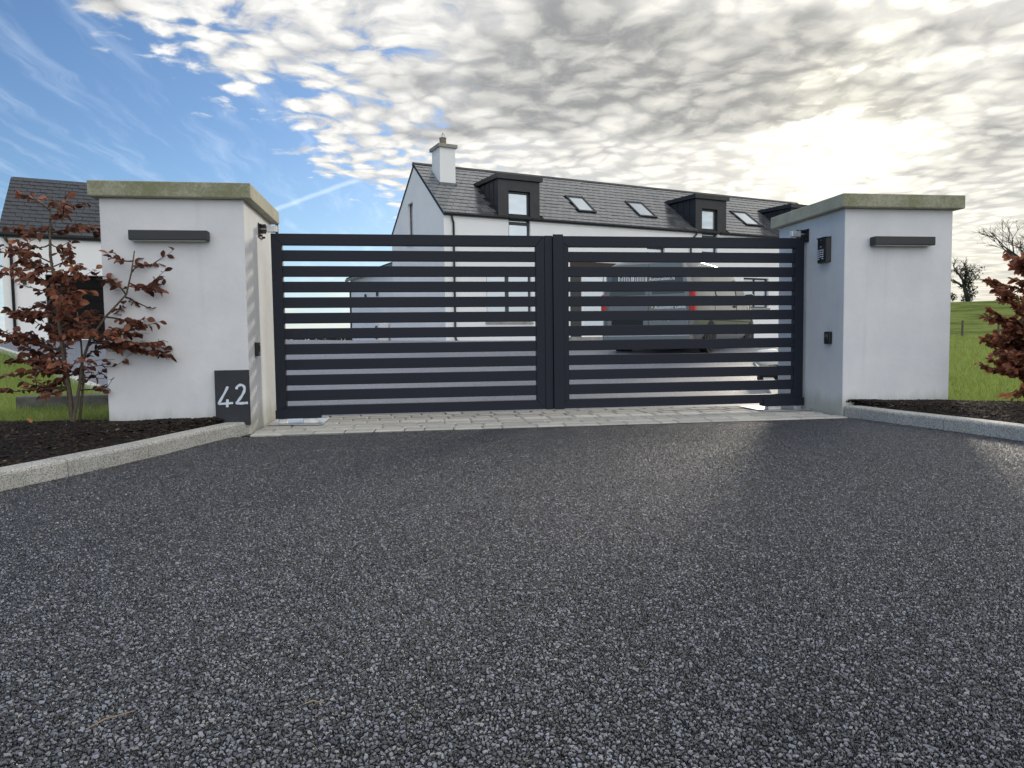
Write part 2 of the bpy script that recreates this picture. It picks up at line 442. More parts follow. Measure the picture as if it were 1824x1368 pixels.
ZINC = simple('anthracite_zinc', (.028, .030, .036), .42, .2, .25, 3)
GALV = simple('galvanised_steel', (.62, .63, .64), .36, .75, .25, 25, .15, 60)
DARKST = simple('dark_steel', (.045, .042, .042), .40, .6, .4, 30)
UPVC = simple('black_gutter', (.012, .012, .014), .35)
FRAME = simple('anthracite_frame', (.035, .037, .042), .45)
WHITEP = simple('white_paint', (.80, .80, .80), .55)
PLAQ = simple('black_slate_plaque', (.018, .021, .028), .55, 0, .3, 12, .1, 90)
DIGIT = simple('grey_white_lettering', (.62, .68, .78), .6, 0, .08, 40)
LAMPH = simple('charcoal_lamp_housing', (.022, .024, .029), .5, 0, .15, 10)
LENS = simple('frosted_lens', (.55, .55, .52), .4)
BROWN = simple('dark_brown_timber', (.030, .016, .012), .5, 0, .4, 6)
DOORP = simple('dark_door', (.035, .036, .040), .45)
TYRE = simple('tyre_rubber', (.013, .013, .013), .8)
RIM = simple('alloy', (.45, .45, .46), .3, .9)
VANP = mat_paint('gunmetal_paint', (.19, .193, .198), .55, .34)
RED = simple('tail_lens', (.42, .012, .015), .15)
CONC = simple('concrete', (.30, .29, .27), .85, 0, .3, 5, .4, 60)
EDGE = simple('pale_edging', (.62, .61, .57), .8, 0, .15, 4)
SACK = simple('white_sack', (.78, .78, .76), .5, 0, .06, 9)
DARKB = simple('black_canvas', (.016, .015, .014), .7, 0, .3, 14)
LEADF = simple('lead_flashing', (.14, .15, .17), .45, .4, .25, 6)
POST = simple('weathered_post', (.12, .10, .08), .85, 0, .3, 10)

# ------------------------------------------------------------------ ground
def lines(*segs):
    out = []
    for a, b, s in segs: out += list(np.arange(a, b, s))
    return np.array(out + [segs[-1][1]])
gx = lines((-400, -120, 40), (-120, -30, 6), (-30, 30, .8), (30, 100, 3.0), (100, 400, 30))
gy = lines((-60, -4, 8), (-4, 30, .8), (30, 110, 2.5), (110, 420, 20))
X, Y = np.meshgrid(gx, gy)
Z = terrain(X, Y) - .05
near = (np.abs(X) < 60) & (Y > 14)
Z += np.where(near, .03 * np.sin(X * 1.7 + Y * .6) * np.sin(Y * 1.3), 0)
tag(grid_mesh('ground', X, Y, Z, GROUND), kind='structure')

# driveway in front of the gate: dense where the camera can see single stones
nr, nc = 780, 1090
ty = np.linspace(0, 1, nr)[:, None]; yy = .72 * (5.00 / .72) ** ty
tx = np.linspace(-1, 1, nc)[None]; hw = np.minimum(.76 * yy + .30, 3.4)
xx = np.where(np.abs(tx) < .86, tx / .86 * hw, np.sign(tx) * (hw + (np.abs(tx) - .86) / .14 * (4.4 - hw)))
Xd = xx + 0 * yy; Yd = yy + .146 * Xd * ty          # the far edge follows the line of the paving
dw = grid_mesh('driveway', Xd, Yd, 0 * Xd, ASPHALT, smooth=True); tag(dw, kind='structure')
mb = MB()
mb.add([(-14, -12, 0), (14, -12, 0), (14, .72, 0), (-14, .72, 0)], [(0, 1, 2, 3)])
mb.add([(-14, .72, 0), (-4.4, .72, 0), (-4.4, 4.2, 0), (-14, 4.2, 0)], [(0, 1, 2, 3)])
mb.add([(4.4, .72, 0), (14, .72, 0), (14, 4.2, 0), (4.4, 4.2, 0)], [(0, 1, 2, 3)])
mb.add([W(-1.2, -.6, -.012), W(5.8, -.9, -.012), W(5.8, .02, -.012), W(-1.2, .02, -.012)], [(0, 1, 2, 3)])
tag(mb.build('front_road', ASPHALT, fix=False), kind='structure')

# driveway behind the gate, rising to the house
LEFT = [(-2.95, 5.85), (-3.9, 7.3), (-4.85, 8.35), (-8.95, 13.15), (-13.2, 17.6), (-16, 24), (-19, 44)]
RIGHT = [(2.42, 6.5), (3.95, 11.6), (5.3, 14.6), (7.9, 17.8), (13.4, 24.0), (16.5, 31), (19, 44)]
def resample(P, n):
    P = np.array(P, float); L = np.r_[0, np.cumsum(np.hypot(*np.diff(P, axis=0).T))]
    t = np.linspace(0, L[-1], n); return np.stack([np.interp(t, L, P[:, 0]), np.interp(t, L, P[:, 1])], -1)
A_, B_ = resample(LEFT, 90), resample(RIGHT, 90)
t = np.linspace(0, 1, 40)[None, :, None]
P = A_[:, None] * (1 - t) + B_[:, None] * t
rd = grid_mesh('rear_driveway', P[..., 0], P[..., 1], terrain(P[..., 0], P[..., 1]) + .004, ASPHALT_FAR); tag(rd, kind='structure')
def strip(name, line, w, h, mat, side=1, z0=-.05):
    P = resample(line, 60); d = np.gradient(P, axis=0); d /= np.linalg.norm(d, axis=1)[:, None]
    nrm = np.stack([-d[:, 1], d[:, 0]], -1) * side * w
    Q = P + nrm; mb = MB(); n = len(P)
    za, zb = terrain(P[:, 0], P[:, 1]), terrain(Q[:, 0], Q[:, 1])
    vs = []
    for i in range(n):
        vs += [(P[i, 0], P[i, 1], za[i] + z0), (P[i, 0], P[i, 1], za[i] + h), (Q[i, 0], Q[i, 1], za[i] + h), (Q[i, 0], Q[i, 1], za[i] + z0)]
    fs = [(i * 4 + k, i * 4 + (k + 1) % 4, i * 4 + 4 + (k + 1) % 4, i * 4 + 4 + k) for i in range(n - 1) for k in range(4)]
    mb.add(vs, fs + [(0, 1, 2, 3), (n * 4 - 4, n * 4 - 3, n * 4 - 2, n * 4 - 1)])
    return mb.build(name, mat)
tag(strip('left_edging', LEFT[2:5], .11, .035, EDGE, 1), kind='structure')
tag(strip('right_edging', RIGHT[:5], .12, .05, EDGE, -1), kind='structure')
# low concrete upstand between the left pillar and the edging
mb = MB(); mb.box(-2.2, -.93, .0, .16, -.1, .2)
o = mb.build('concrete_upstand', simple('old_concrete', (.10, .098, .085), .9, 0, .6, 7, .9, 22), bevel=.012); o.matrix_world = Matrix.Translation(W(-.02, 1.42, 0)) @ Matrix.Rotation(TH, 4, 'Z')
tag(o, 'low rough concrete kerb wall behind the copper shrub beside the left pillar', 'wall')

# ------------------------------------------------------------------ paving band under the gate
band = MB().add([W(-.1, -.10, -.006), W(4.52, -.16, -.006), W(4.6, .98, -.006), W(-.1, 1.05, -.006)], [(0, 1, 2, 3)]).build('paver_band', simple('joint_sand', (.09, .082, .07), .95, 0, .3, 90), fix=False)
tag(band, kind='structure')
def paver_mesh(l, w, sd):
    r_ = random.Random(sd)
    mb = MB(); e = .012; j = lambda: r_.uniform(-.004, .004)
    b = [(-l / 2 + j(), -w / 2 + j()), (l / 2 + j(), -w / 2 + j()), (l / 2 + j(), w / 2 + j()), (-l / 2 + j(), w / 2 + j())]
    cx = [(x * (1 - 2 * e / l), y * (1 - 2 * e / w)) for x, y in b]
    vs = [(x, y, -.05) for x, y in b] + [(x, y, -.008) for x, y in b] + [(x, y, .0) for x, y in cx]
    mb.add(vs, [(k, (k + 1) % 4, 4 + (k + 1) % 4, 4 + k) for k in range(4)] + [(4 + k, 4 + (k + 1) % 4, 8 + (k + 1) % 4, 8 + k) for k in range(4)] + [(8, 9, 10, 11)])
    o = mb.build('paver', PAVER); me = o.data; bpy.data.objects.remove(o); return me
pm = {L: [paver_mesh(L - .005, .1615, k + int(L * 999)) for k in range(3)] for L in (.21, .14, .255)}
for row in range(7):
    b0 = -.10 + row * .166 + .08
    a = 0.012 + (row % 2) * -.09; k = 0
    while a < 4.46:
        L = rnd.choice([.21, .21, .21, .255, .14]); a0, a1 = max(a, .004), min(a + L, 4.452)
        if a1 - a0 > .05:
            o = bpy.data.objects.new('paver', rnd.choice(pm[L])); COL.objects.link(o); o.parent = band
            o.scale = ((a1 - a0) / L, 1, 1)
            off = -.0 if row else 0
            o.matrix_world = Matrix.Translation(W((a0 + a1) / 2, b0 - .012 * ((a0 + a1) / 4.5) , .004 + rnd.uniform(-.001, .0015))) @ Matrix.Rotation(TH - .012, 4, 'Z') @ Matrix.Rotation(rnd.uniform(-.006, .006), 4, 'X') @ Matrix.Rotation(rnd.uniform(-.006, .006), 4, 'Y') @ Matrix.Diagonal(((a1 - a0) / L, 1, 1, 1))
        a += L

# ------------------------------------------------------------------ kerbs and beds
KL = [(-1.838, 4.975), (-1.90, 4.66), (-1.961, 4.25), (-2.014, 3.879), (-2.075, 3.60), (-2.13, 3.354), (-2.215, 3.03), (-2.36, 2.62), (-2.62, 2.12), (-3.0, 1.66), (-3.55, 1.28), (-4.3, 1.02)]
KR = [(2.600, 5.535), (2.691, 5.10), (2.845, 4.645), (2.95, 4.25), (3.02, 3.85), (3.16, 3.35), (3.42, 2.85), (3.85, 2.40), (4.5, 2.05), (5.4, 1.85)]
def smooth_line(P, n=240):
    P = np.array(P); 
    for _ in range(3):
        Q = [P[0]]
        for i in range(len(P) - 1): Q += [P[i] * .75 + P[i + 1] * .25, P[i] * .25 + P[i + 1] * .75]
        P = np.array(Q + [P[-1]])
    return resample(P, n)
def kerb(name, line, side, stone, start=0.0):
    P = smooth_line(line); L = np.r_[0, np.cumsum(np.hypot(*np.diff(P, axis=0).T))]
    root = empty(name, (P[0][0], P[0][1], 0)); tag(root, kind='structure')
    s = 0.0; first = True
    inner = []
    while s < L[-1] - .1:
        s1 = min(s + stone, L[-1])
        ts = np.linspace(s + .0025, s1 - .0025, 7)
        px, py = np.interp(ts, L, P[:, 0]), np.interp(ts, L, P[:, 1])
        dx, dy = np.gradient(px), np.gradient(py); l_ = np.hypot(dx, dy)
        nx, ny = -dy / l_ * side, dx / l_ * side
        prof = [(0, -.05), (0, .070), (.004, .080), (.014, .0855), (.118, .0855), (.125, .080), (.125, -.05)]
        dz = rnd.uniform(-.0015, .0015)
        mb = MB(); m_ = len(prof); vs = []
        for i in range(len(ts)):
            for w_, h in prof: vs.append((px[i] + nx[i] * w_ - P[0][0], py[i] + ny[i] * w_ - P[0][1], h + dz))
        fs = [(i * m_ + k, i * m_ + (k + 1) % m_, (i + 1) * m_ + (k + 1) % m_, (i + 1) * m_ + k) for i in range(len(ts) - 1) for k in range(m_)]
        fs += [tuple(range(m_)), tuple(range((len(ts) - 1) * m_, len(ts) * m_))]
        mb.add(vs, fs); mb.build('kerb_stone', GRANITE, root)
        s = s1
    d = np.gradient(P, axis=0); d /= np.linalg.norm(d, axis=1)[:, None]
    return P + np.stack([-d[:, 1], d[:, 0]], -1) * side * .120
INL = kerb('left_kerb', KL, -1, .545)
INR = kerb('right_kerb', KR, 1, .915)
def fbm(x, y, sd=0):
    r_ = np.random.RandomState(sd); o = 0 * x
    for k in range(5):
        f = 3.0 * 2 ** k
        for _ in range(3):
            a = r_.uniform(0, 6.28); o = o + np.sin((x * math.cos(a) + y * math.sin(a)) * f * r_.uniform(.7, 1.3) + r_.uniform(0, 6.28)) / 2 ** k
    return o / 5
def bed(name, inner, back, sd, hmax):
    n = 150; I = resample(inner, n); B = resample(back, n); m_ = 90
    t = np.linspace(0, 1, m_)[None, :, None]
    P = I[:, None] * (1 - t) + B[:, None] * t
    x, y = P[..., 0], P[..., 1]; t = t[..., 0]
    z = .066 + hmax * sst(t, 0, .45) * (1 - .35 * sst(t, .7, 1)) + fbm(x, y, sd) * .013 * sst(t, 0, .08) + fbm(x * 4, y * 4, sd + 1) * .007 * sst(t, 0, .05)
    o = grid_mesh(name, x, y, z, SOIL); tag(o, kind='structure')
    return x, y, z
BLX, BLY, BLZ = bed('left_flower_bed', INL, [tuple(W(-.05, .02).xy), tuple(W(-.93, .02).xy), (-3.0, 4.98), (-3.6, 5.0), (-4.4, 4.7), (-5.2, 3.8), (-5.8, 2.4), (-5.9, .9)], 3, .05)
BRX, BRY, BRZ = bed('right_flower_bed', INR, [tuple(W(4.50, -.02).xy), tuple(W(5.39, -.02).xy), (3.72, 5.62), (4.3, 5.45), (5.0, 4.9), (5.8, 4.1), (6.6, 3.0)], 9, .055)
def chips(name, X, Y, Z, n, sd):
    r_ = np.random.RandomState(sd); V = []; F = []
    idx = r_.randint(0, X.size, n); x = X.ravel()[idx] + r_.uniform(-.02, .02, n); y = Y.ravel()[idx] + r_.uniform(-.02, .02, n); z = Z.ravel()[idx]
    a = r_.uniform(0, 6.28, n); l = r_.uniform(.004, .012, n) * (1 + (r_.rand(n) < .06) * 2.0); w = l * r_.uniform(.2, .6, n); ti = r_.uniform(-.6, .6, n)
    ca, sa = np.cos(a), np.sin(a)
    for sx, sy, dz in ((-1, -1, 0), (1, -1, 0), (1, 1, 0), (-1, 1, 0), (0, 0, 1)):
        V.append(np.stack([x + ca * l * sx - sa * w * sy, y + sa * l * sx + ca * w * sy, z + .003 + sx * l * ti * .6 + dz * .006], -1))
    V = np.stack(V, 1).reshape(-1, 3); b = np.arange(n)[:, None] * 5
    F = np.concatenate([b + np.array([[k, (k + 1) % 4, 4]]) for k in range(4)])
    o = np_mesh(name, V, F, CHIP); tag(o, kind='stuff'); return o
tag(chips('bark_mulch', BLX, BLY, BLZ, 22000, 1), 'dark bark mulch scattered over the left flower bed', 'mulch')
tag(chips('bark_mulch', BRX, BRY, BRZ, 14000, 2), 'dark bark mulch scattered over the right flower bed', 'mulch')

# ------------------------------------------------------------------ gate pillars
def pillar(side):
    if side < 0: loc = W(0, 0); x0, x1, y0, y1 = -.925, 0, 0, .99; cx0, cx1, cy0, cy1 = -.975, .06, -.055, 1.05
    else: loc = W(4.464, -.03); x0, x1, y0, y1 = 0, .926, 0, .99; cx0, cx1, cy0, cy1 = -.058, .982, -.062, 1.04
    r_ = empty('gate_pillar', loc, TH)
    MB().box(x0, x1, y0, y1, -.12, 1.612).build('body', RENDER, r_, bevel=.006)
    MB().box(cx0, cx1, cy0, cy1, 1.613, 1.716).build('cap', CAP, r_, bevel=.007)
    mb = MB()
    mb.box(cx0 + .022, cx1 - .022, cy0 + .022, cy0 + .032, 1.6085, 1.6135)
    return r_
pl = pillar(-1); tag(pl, 'white rendered gate pillar with mossy capping, left of the gate beside the number plaque', 'pillar', 'gate pillars')
prr = pillar(1); tag(prr, 'white rendered gate pillar with pale mossy capping, right of the gate carrying the keypad', 'pillar', 'gate pillars')

def wall_light(a, b, L, label):
    r_ = empty('wall_light', W(a, b, 1.325), TH)
    MB().box(0, L, -.075, -.004, 0, .066).build('housing', LAMPH, r_, bevel=.005)
    MB().box(.02, L - .02, -.066, -.012, -.003, .004).build('lens', LENS, r_)
    MB().box(.04, L - .04, -.0045, .004, .008, .058).build('back_plate', LAMPH, r_)
    tag(r_, label, 'wall light', 'bar lights on the pillars')
wall_light(-.725, 0, .50, 'charcoal bar light mounted high on the front of the left pillar, above the copper shrub')
wall_light(4.672, -.03, .512, 'charcoal bar light mounted high on the front of the right pillar')

# number plaque, standing on the kerb end
pq = empty('number_plaque', W(-.223, -.016, .087), TH)
sl_ = MB().box(0, .226, -.022, .008, -.024, .358).build('slab', PLAQ, pq, bevel=.003)
def stroke(mb, pts, w, y=-.0245, th=.003):
    """a hand-drawn stroke with round ends and slightly varying width"""
    P = [Vector((p[0], 0, p[1])) for p in pts]
    Q = []
    for i in range(len(P) - 1):
        for k in range(6):
            t = k / 6
            p0, p1, p2, p3 = P[max(i - 1, 0)], P[i], P[i + 1], P[min(i + 2, len(P) - 1)]
            Q.append(.5 * ((2 * p1) + (p2 - p0) * t + (2 * p0 - 5 * p1 + 4 * p2 - p3) * t * t + (3 * p1 - p0 - 3 * p2 + p3) * t ** 3))
    Q.append(P[-1]); l, r_ = [], []
    for i, p in enumerate(Q):
        d = (Q[min(i + 1, len(Q) - 1)] - Q[max(i - 1, 0)]).normalized(); nn = Vector((-d.z, 0, d.x))
        ww = w * (.5 + .06 * math.sin(i * .7))
        if i in (0, len(Q) - 1): ww *= .55
        l.append(p + nn * ww); r_.append(p - nn * ww)
    n = len(Q); vs = [(p.x, y, p.z) for p in l] + [(p.x, y, p.z) for p in r_] + [(p.x, y + th, p.z) for p in l] + [(p.x, y + th, p.z) for p in r_]
    fs = [(i, i + 1, n + i + 1, n + i) for i in range(n - 1)]
    fs += [(i, i + 1, 2 * n + i + 1, 2 * n + i) for i in range(n - 1)] + [(n + i, n + i + 1, 3 * n + i + 1, 3 * n + i) for i in range(n - 1)]
    mb.add(vs, fs)
mb = MB()
stroke(mb, [(.087, .247), (.066, .205), (.030, .142), (.024, .131), (.045, .128), (.085, .130), (.118, .132)], .0155)
stroke(mb, [(.082, .158), (.080, .130), (.078, .103)], .0162, y=-.0252)
mb.build('digit', DIGIT, pq)
mb = MB()
stroke(mb, [(.142, .226), (.150, .244), (.170, .255), (.190, .248), (.197, .228), (.190, .203), (.172, .172), (.150, .142), (.143, .130), (.165, .128), (.195, .129), (.216, .131)], .0168)
mb.build('digit', DIGIT, pq)
tag(pq, 'black house number plaque with hand painted grey 42, standing on the kerb end', 'plaque')

# photocells
def photocell(a, b, z, s, label):
    r_ = empty('photocell', W(a, b, z), TH)
    MB().box(min(0, s * .028), max(0, s * .028), 0, .075, 0, .10).build('body', BLACK, r_, bevel=.006)
    MB().box(min(s * .026, s * .0305), max(s * .026, s * .0305), .018, .057, .03, .085).build('lens', VGLASS, r_, bevel=.002)
    tag(r_, label, 'sensor', 'photocells on the pillars')
photocell(0, .20, .535, 1, 'small black photocell sensor on the inner face of the left pillar')
photocell(4.464, .115, .565, -1, 'small black photocell sensor on the right pillar below the keypad')

# keypad intercom
kp = empty('keypad_intercom', W(4.464, .145, 1.222), TH)
mb = MB(); mb.prism([(0, 0, 0), (-.036, .018, 0), (-.040, .03, 0), (-.040, .125, 0), (-.034, .14, 0), (0, .15, 0)], (0, 0, .196))
mb.build('housing', BLACK, kp, bevel=.003)
MB().prism([(.0, -.004, .196), (-.046, .016, .196), (-.050, .126, .196), (-.042, .146, .196), (0, .154, .196)], (0, 0, .006)).build('hood', BLACK, kp, bevel=.002)
for i in range(3):
    for j in range(5):
        if j == 0 and i == 1: continue
        MB().box(-.0445, -.039, .047 + i * .028, .064 + i * .028, .028 + j * .017, .036 + j * .017).build('button', DIGIT, kp)
MB().lathe([(.0065, -.044), (.0065, -.039)], 12, 'x', (0, .082, .128)).build('call_button', GALV, kp)
MB().lathe([(.004, -.044), (.004, -.039)], 10, 'x', (0, .08, .183)).build('camera_lens', GALV, kp)
tag(kp, 'black keypad intercom with rows of pale buttons on the inner face of the right pillar', 'intercom')

# ------------------------------------------------------------------ the two gate leaves
ZB, ZT, RB, RT = .066, 1.459, .142, 1.373
def frame_piece(mb, poly, t=.03):
    mb.prism([(p[0], -t, p[1]) for p in poly], (0, 2 * t, 0)); return mb
def leaf(a0, a1, sL, sR, left):
    """a0..a1 on the gate line; sL / sR inner edges of the stiles"""
    r_ = empty('gate_leaf', W(a0, .52, 0), TH); X = lambda a: a - a0; e = .0008
    L, Rr, l, rr = X(a0) , X(a1), X(sL), X(sR)
    if left: Rs = X(2.195)
    else: Ls = X(2.349)
    lo = L if left else X(2.266); ri = (X(2.195) if left else Rr)
    frame_piece(MB(), [(lo, ZB), (l, RB), (l, RT), (lo, ZT)]).build('stile', GATE, r_, bevel=.003)
    frame_piece(MB(), [(ri, ZB), (ri, ZT), (rr, RT), (rr, RB)]).build('stile', GATE, r_, bevel=.003)
    frame_piece(MB(), [(lo + e, ZT), (l + e, RT + e), (rr - e, RT + e), (ri - e, ZT)]).build('top_rail', GATE, r_, bevel=.003)
    frame_piece(MB(), [(lo + e, ZB), (ri - e, ZB), (rr - e, RB - e), (l + e, RB - e)]).build('bottom_rail', GATE, r_, bevel=.003)
    gp = (RT - RB - 10 * .0815) / 11
    me = None
    for k in range(10):
        z0 = RB + gp * (k + 1) + .0815 * k
        if me is None:
            o = MB().box(l - .004, rr + .004, -.020, .020, 0, .0815).build('slat', GATE, r_, bevel=.004); me = o.data
        else:
            o = bpy.data.objects.new('slat', me); COL.objects.link(o); o.parent = r_
        o.location = (0, rnd.uniform(-.0008, .0008), z0); o.rotation_euler = (rnd.uniform(-.004, .004), 0, 0)
    if left:
        MB().box(X(2.197), X(2.262), -.028, .028, ZB - .004, ZT + .002).build('meeting_stile', GATE, r_, bevel=.003)
        MB().box(-.005, .335, -.040, .040, .045, .112).build('pivot_shoe', GATE, r_, bevel=.003)
        h0, hs, pa = .045, -1, 0
    else:
        MB().box(X(2.2635), X(2.347), -.046, -.032, ZB - .004, ZT + .010).build('cover_strip', GATE, r_, bevel=.002)
        MB().box(Rr - .36, Rr + .008, -.040, .040, .040, .108).build('pivot_shoe', GATE, r_, bevel=.003)
        h0, hs = Rr - .045, 1
    # galvanised pivot block and lever under the shoe, plate on the paving
    MB().box(h0 - .03, h0 + .03, -.03, .03, .010, .0455 if left else .0405).build('pivot_block', GALV, r_, bevel=.004)
    lv = (.20, .30) if left else (Rr - .315, Rr - .20)
    MB().box(lv[0], lv[1], -.035, .03, .010, .0445 if left else .0395).build('lever', GALV, r_, bevel=.004)
    p0 = (-.05, .36) if left else (Rr - .42, Rr + .015)
    MB().prism([(p0[0], -.14, .0102), (p0[1] - (.0 if left else 0), -.20 if left else -.16, .0102), (p0[1] + .01, .24, .0102), (p0[0], .30, .0102)], (0, 0, .005)).build('base_plate', GALV, r_)
    # top hinge: eye on the leaf, threaded bar, plate on the pillar
    wall = (0 - a0) if left else (4.464 - a0)
    s = 1 if left else -1
    MB().box(min(wall + s * .055, wall + s * .135), max(wall + s * .055, wall + s * .135), -.022, .022, 1.470, 1.520).build('hinge_block', GALV, r_, bevel=.004)
    MB().tube([(h0 if not left else .045, 0, 1.455), (h0 if not left else .045, 0, 1.53)], .012, 12).build('hinge_pin', DARKST, r_)
    h = MB().box(min(wall + s * .001, wall + s * .009), max(wall + s * .001, wall + s * .009), -.055, .085, 1.425, 1.535).build('hinge_plate', DARKST, r_, bevel=.002)
    MB().tube([(wall + s * .008, .0, 1.495), (wall + s * .06, 0, 1.495)], .010, 10).build('hinge_bar', GALV, r_)
    for yy_, zz_ in ((-.04, 1.44), (-.04, 1.52), (.07, 1.44), (.07, 1.52)):
        MB().lathe([(.009, 0), (.009, .012), (.006, .02)], 6, 'x').build('bolt', DARKST, h, loc=(wall + s * .009 if s > 0 else wall - .029, yy_, zz_))
    MB().box(min(wall + s * .008, wall + s * .05), max(wall + s * .008, wall + s * .05), -.008, .008, 1.46, 1.53).build('gusset', DARKST, h)
    return r_
gl_ = leaf(.085, 2.262, .165, 2.125, True); tag(gl_, 'left leaf of the anthracite slatted driveway gate, hinged beside the number 42', 'gate', 'driveway gate leaves')
gr_ = leaf(2.2635, 4.437, 2.393, 4.357, False); tag(gr_, 'right leaf of the anthracite slatted driveway gate, with the meeting cover strip', 'gate', 'driveway gate leaves')

# ------------------------------------------------------------------ buildings
def wall_holes(mb, s0, s1, z0, z1, holes, depth, y=0.0):
    """a wall sheet in the plane y with openings and their reveals (inwards = +y)"""
    ss = sorted({s0, s1} | {h[0] for h in holes} | {h[1] for h in holes}); zs = sorted({z0, z1} | {h[2] for h in holes} | {h[3] for h in holes})
    ss = [s for s in ss if s0 <= s <= s1]; zs = [z for z in zs if z0 <= z <= z1]
    for i in range(len(ss) - 1):
        for j in range(len(zs) - 1):
            cs, cz = (ss[i] + ss[i + 1]) / 2, (zs[j] + zs[j + 1]) / 2
            if any(h[0] < cs < h[1] and h[2] < cz < h[3] for h in holes): continue
            mb.add([(ss[i], y, zs[j]), (ss[i + 1], y, zs[j]), (ss[i + 1], y, zs[j + 1]), (ss[i], y, zs[j + 1])], [(0, 1, 2, 3)])
    for a, b, c, d in holes:
        d2 = min(d, z1)
        mb.add([(a, y, c), (a, y + depth, c), (a, y + depth, d2), (a, y, d2)], [(0, 1, 2, 3)])
        mb.add([(b, y, c), (b, y, d2), (b, y + depth, d2), (b, y + depth, c)], [(0, 1, 2, 3)])
        if c > z0: mb.add([(a, y, c), (b, y, c), (b, y + depth, c), (a, y + depth, c)], [(0, 1, 2, 3)])
        if d < z1: mb.add([(a, y, d), (a, y + depth, d), (b, y + depth, d), (b, y, d)], [(0, 1, 2, 3)])
def window(root, a, b, c, d, y, mull=(), trans=(), fw=.06, sill=None, glass=GLASS):
    """frame with panes as its children; spans a..b, c..d in plane y"""
    mb = MB()
    mb.box(a, a + fw, y - .035, y + .035, c, d); mb.box(b - fw, b, y - .035, y + .035, c, d)
    mb.box(a + fw, b - fw, y - .035, y + .035, c, c + fw); mb.box(a + fw, b - fw, y - .035, y + .035, d - fw, d)
    for m0, m1 in mull: mb.box(m0, m1, y - .034, y + .034, c + fw, d - fw)
    xs = [a + fw] + [k for m in mull for k in m] + [b - fw]
    for t0, t1 in trans:
        for i in range(0, len(xs), 2): mb.box(xs[i], xs[i + 1], y - .033, y + .033, t0, t1)
    f = mb.build('window', FRAME, root)
    zs = [c + fw] + [k for m in trans for k in m] + [d - fw]
    for i in range(0, len(xs), 2):
        for j in range(0, len(zs), 2):
            MB().box(xs[i] - .005, xs[i + 1] + .005, y - .008, y + .008, zs[j] - .005, zs[j + 1] + .005).build('pane', glass, f)
    if sill: MB().box(a - .05, b + .05, -.06, y - .036, c - .075, c - .001).build('sill', sill, f, bevel=.006)
    return f
def slate_roof(root_part, s0, s1, zeave, pitch, slope, rows, cw, ncut, n0, blocks, seed, mat=None):
    mat = mat or SLATE
    """slates laid on a slope that starts at (n0, zeave) and climbs towards +n; the ones wanted singly become objects"""
    r_ = random.Random(seed); up = Vector((0, math.cos(pitch), math.sin(pitch))); nn = Vector((0, -math.sin(pitch), math.cos(pitch)))
    ex = slope / rows; meshes = []
    for k in range(6):
        w, l = cw - .010, ex * 1.10
        j = lambda q=.004: r_.uniform(-q, q)
        mb = MB(); t0 = .014; hz = .018
        c = [(0 + j(.002), 0 + j(), hz), (w + j(.002), 0 + j(), hz + j(.002)), (w, l, .003), (0, l, .003)]
        vs = [Vector((x, 0, 0)) + up * y + nn * z for x, y, z in c] + [Vector((x, 0, 0)) + up * y + nn * (z - t0) for x, y, z in c]
        mb.add(vs, [(0, 1, 2, 3), (0, 4, 5, 1), (1, 5, 6, 2), (3, 7, 4, 0)])
        o = mb.build('slate', mat); meshes.append(o.data); bpy.data.objects.remove(o)
    rest = MB(); cand = []
    for i in range(rows):
        s = s0 - (cw / 2 if i % 2 else 0)
        while s < s1 - .02:
            base = Vector((max(s, s0), n0, zeave)) + up * (i * ex) + nn * r_.uniform(0, .004)
            w = min(s + cw, s1) - max(s, s0)
            mid = (max(s, s0) + w / 2, i * ex + ex / 2)
            if w > .04 and not any(b[0] < mid[0] < b[1] and b[2] < mid[1] < b[3] for b in blocks): cand.append((mid[0], base, w / cw, i))
            s += cw
    cand.sort(key=lambda c: c[0])
    for q, (_, base, sc, i) in enumerate(cand):
        me = r_.choice(meshes)
        if q < ncut:
            o = bpy.data.objects.new('slate', me); COL.objects.link(o); o.parent = root_part; o.location = base; o.scale = (sc, 1, 1); o.rotation_euler = (r_.uniform(-.012, .012), r_.uniform(-.006, .006), r_.uniform(-.006, .006))
        else:
            vs = [Vector((v.co.x * sc, v.co.y, v.co.z)) + base for v in me.vertices]
            rest.add(vs, [tuple(p.vertices) for p in me.polygons])
    if rest.v:
        o = rest.build('slates', mat, root_part, fix=False); o['kind'] = 'stuff'

# --- the long house
HA = R(26.49); HC = Vector((-2.206, 23.946, .62))
hs = empty('house', HC, HA); tag(hs, 'long white rendered house with dark slate roof, dormers and a chimney behind the gate', 'house')
EZ, RZ, RN, LEN, DEP = 4.36, 6.56, 2.92, 19.7, 5.84
PITCH = math.atan2(RZ - EZ, RN); SLOPE = math.hypot(RZ - EZ, RN)
DORM = [(2.02, 3.65, 2.41, 3.27), (10.76, 12.37, 11.09, 11.90), (16.05, 17.7, 16.42, 17.28)]
holes = [(1.53, 3.28, .68, 2.52), (4.89, 7.7, .12, 2.88), (8.36, 9.22, 2.3, 3.57), (13.35, 14.77, 1.28, 2.53)]
holes += [(w0, w1, 3.46, 9) for _, _, w0, w1 in DORM]
mb = MB(); wall_holes(mb, 0, LEN, -.3, EZ - .05, [(a, b, c, min(d, EZ - .05)) for a, b, c, d in holes], .22)
mb.add([(0, DEP, -.3), (LEN, DEP, -.3), (LEN, DEP, EZ), (0, DEP, EZ)], [(0, 1, 2, 3)])
mb.add([(LEN, 0, -.3), (LEN, DEP, -.3), (LEN, DEP, EZ), (LEN, RN, RZ), (LEN, 0, EZ)], [(0, 1, 2, 3, 4)])
rl = lambda n: EZ + (RZ - EZ) * (n / RN if n <= RN else (DEP - n) / RN) - .03
g0, g1, gz0, gz1 = 3.14, 3.76, 3.72, 5.22
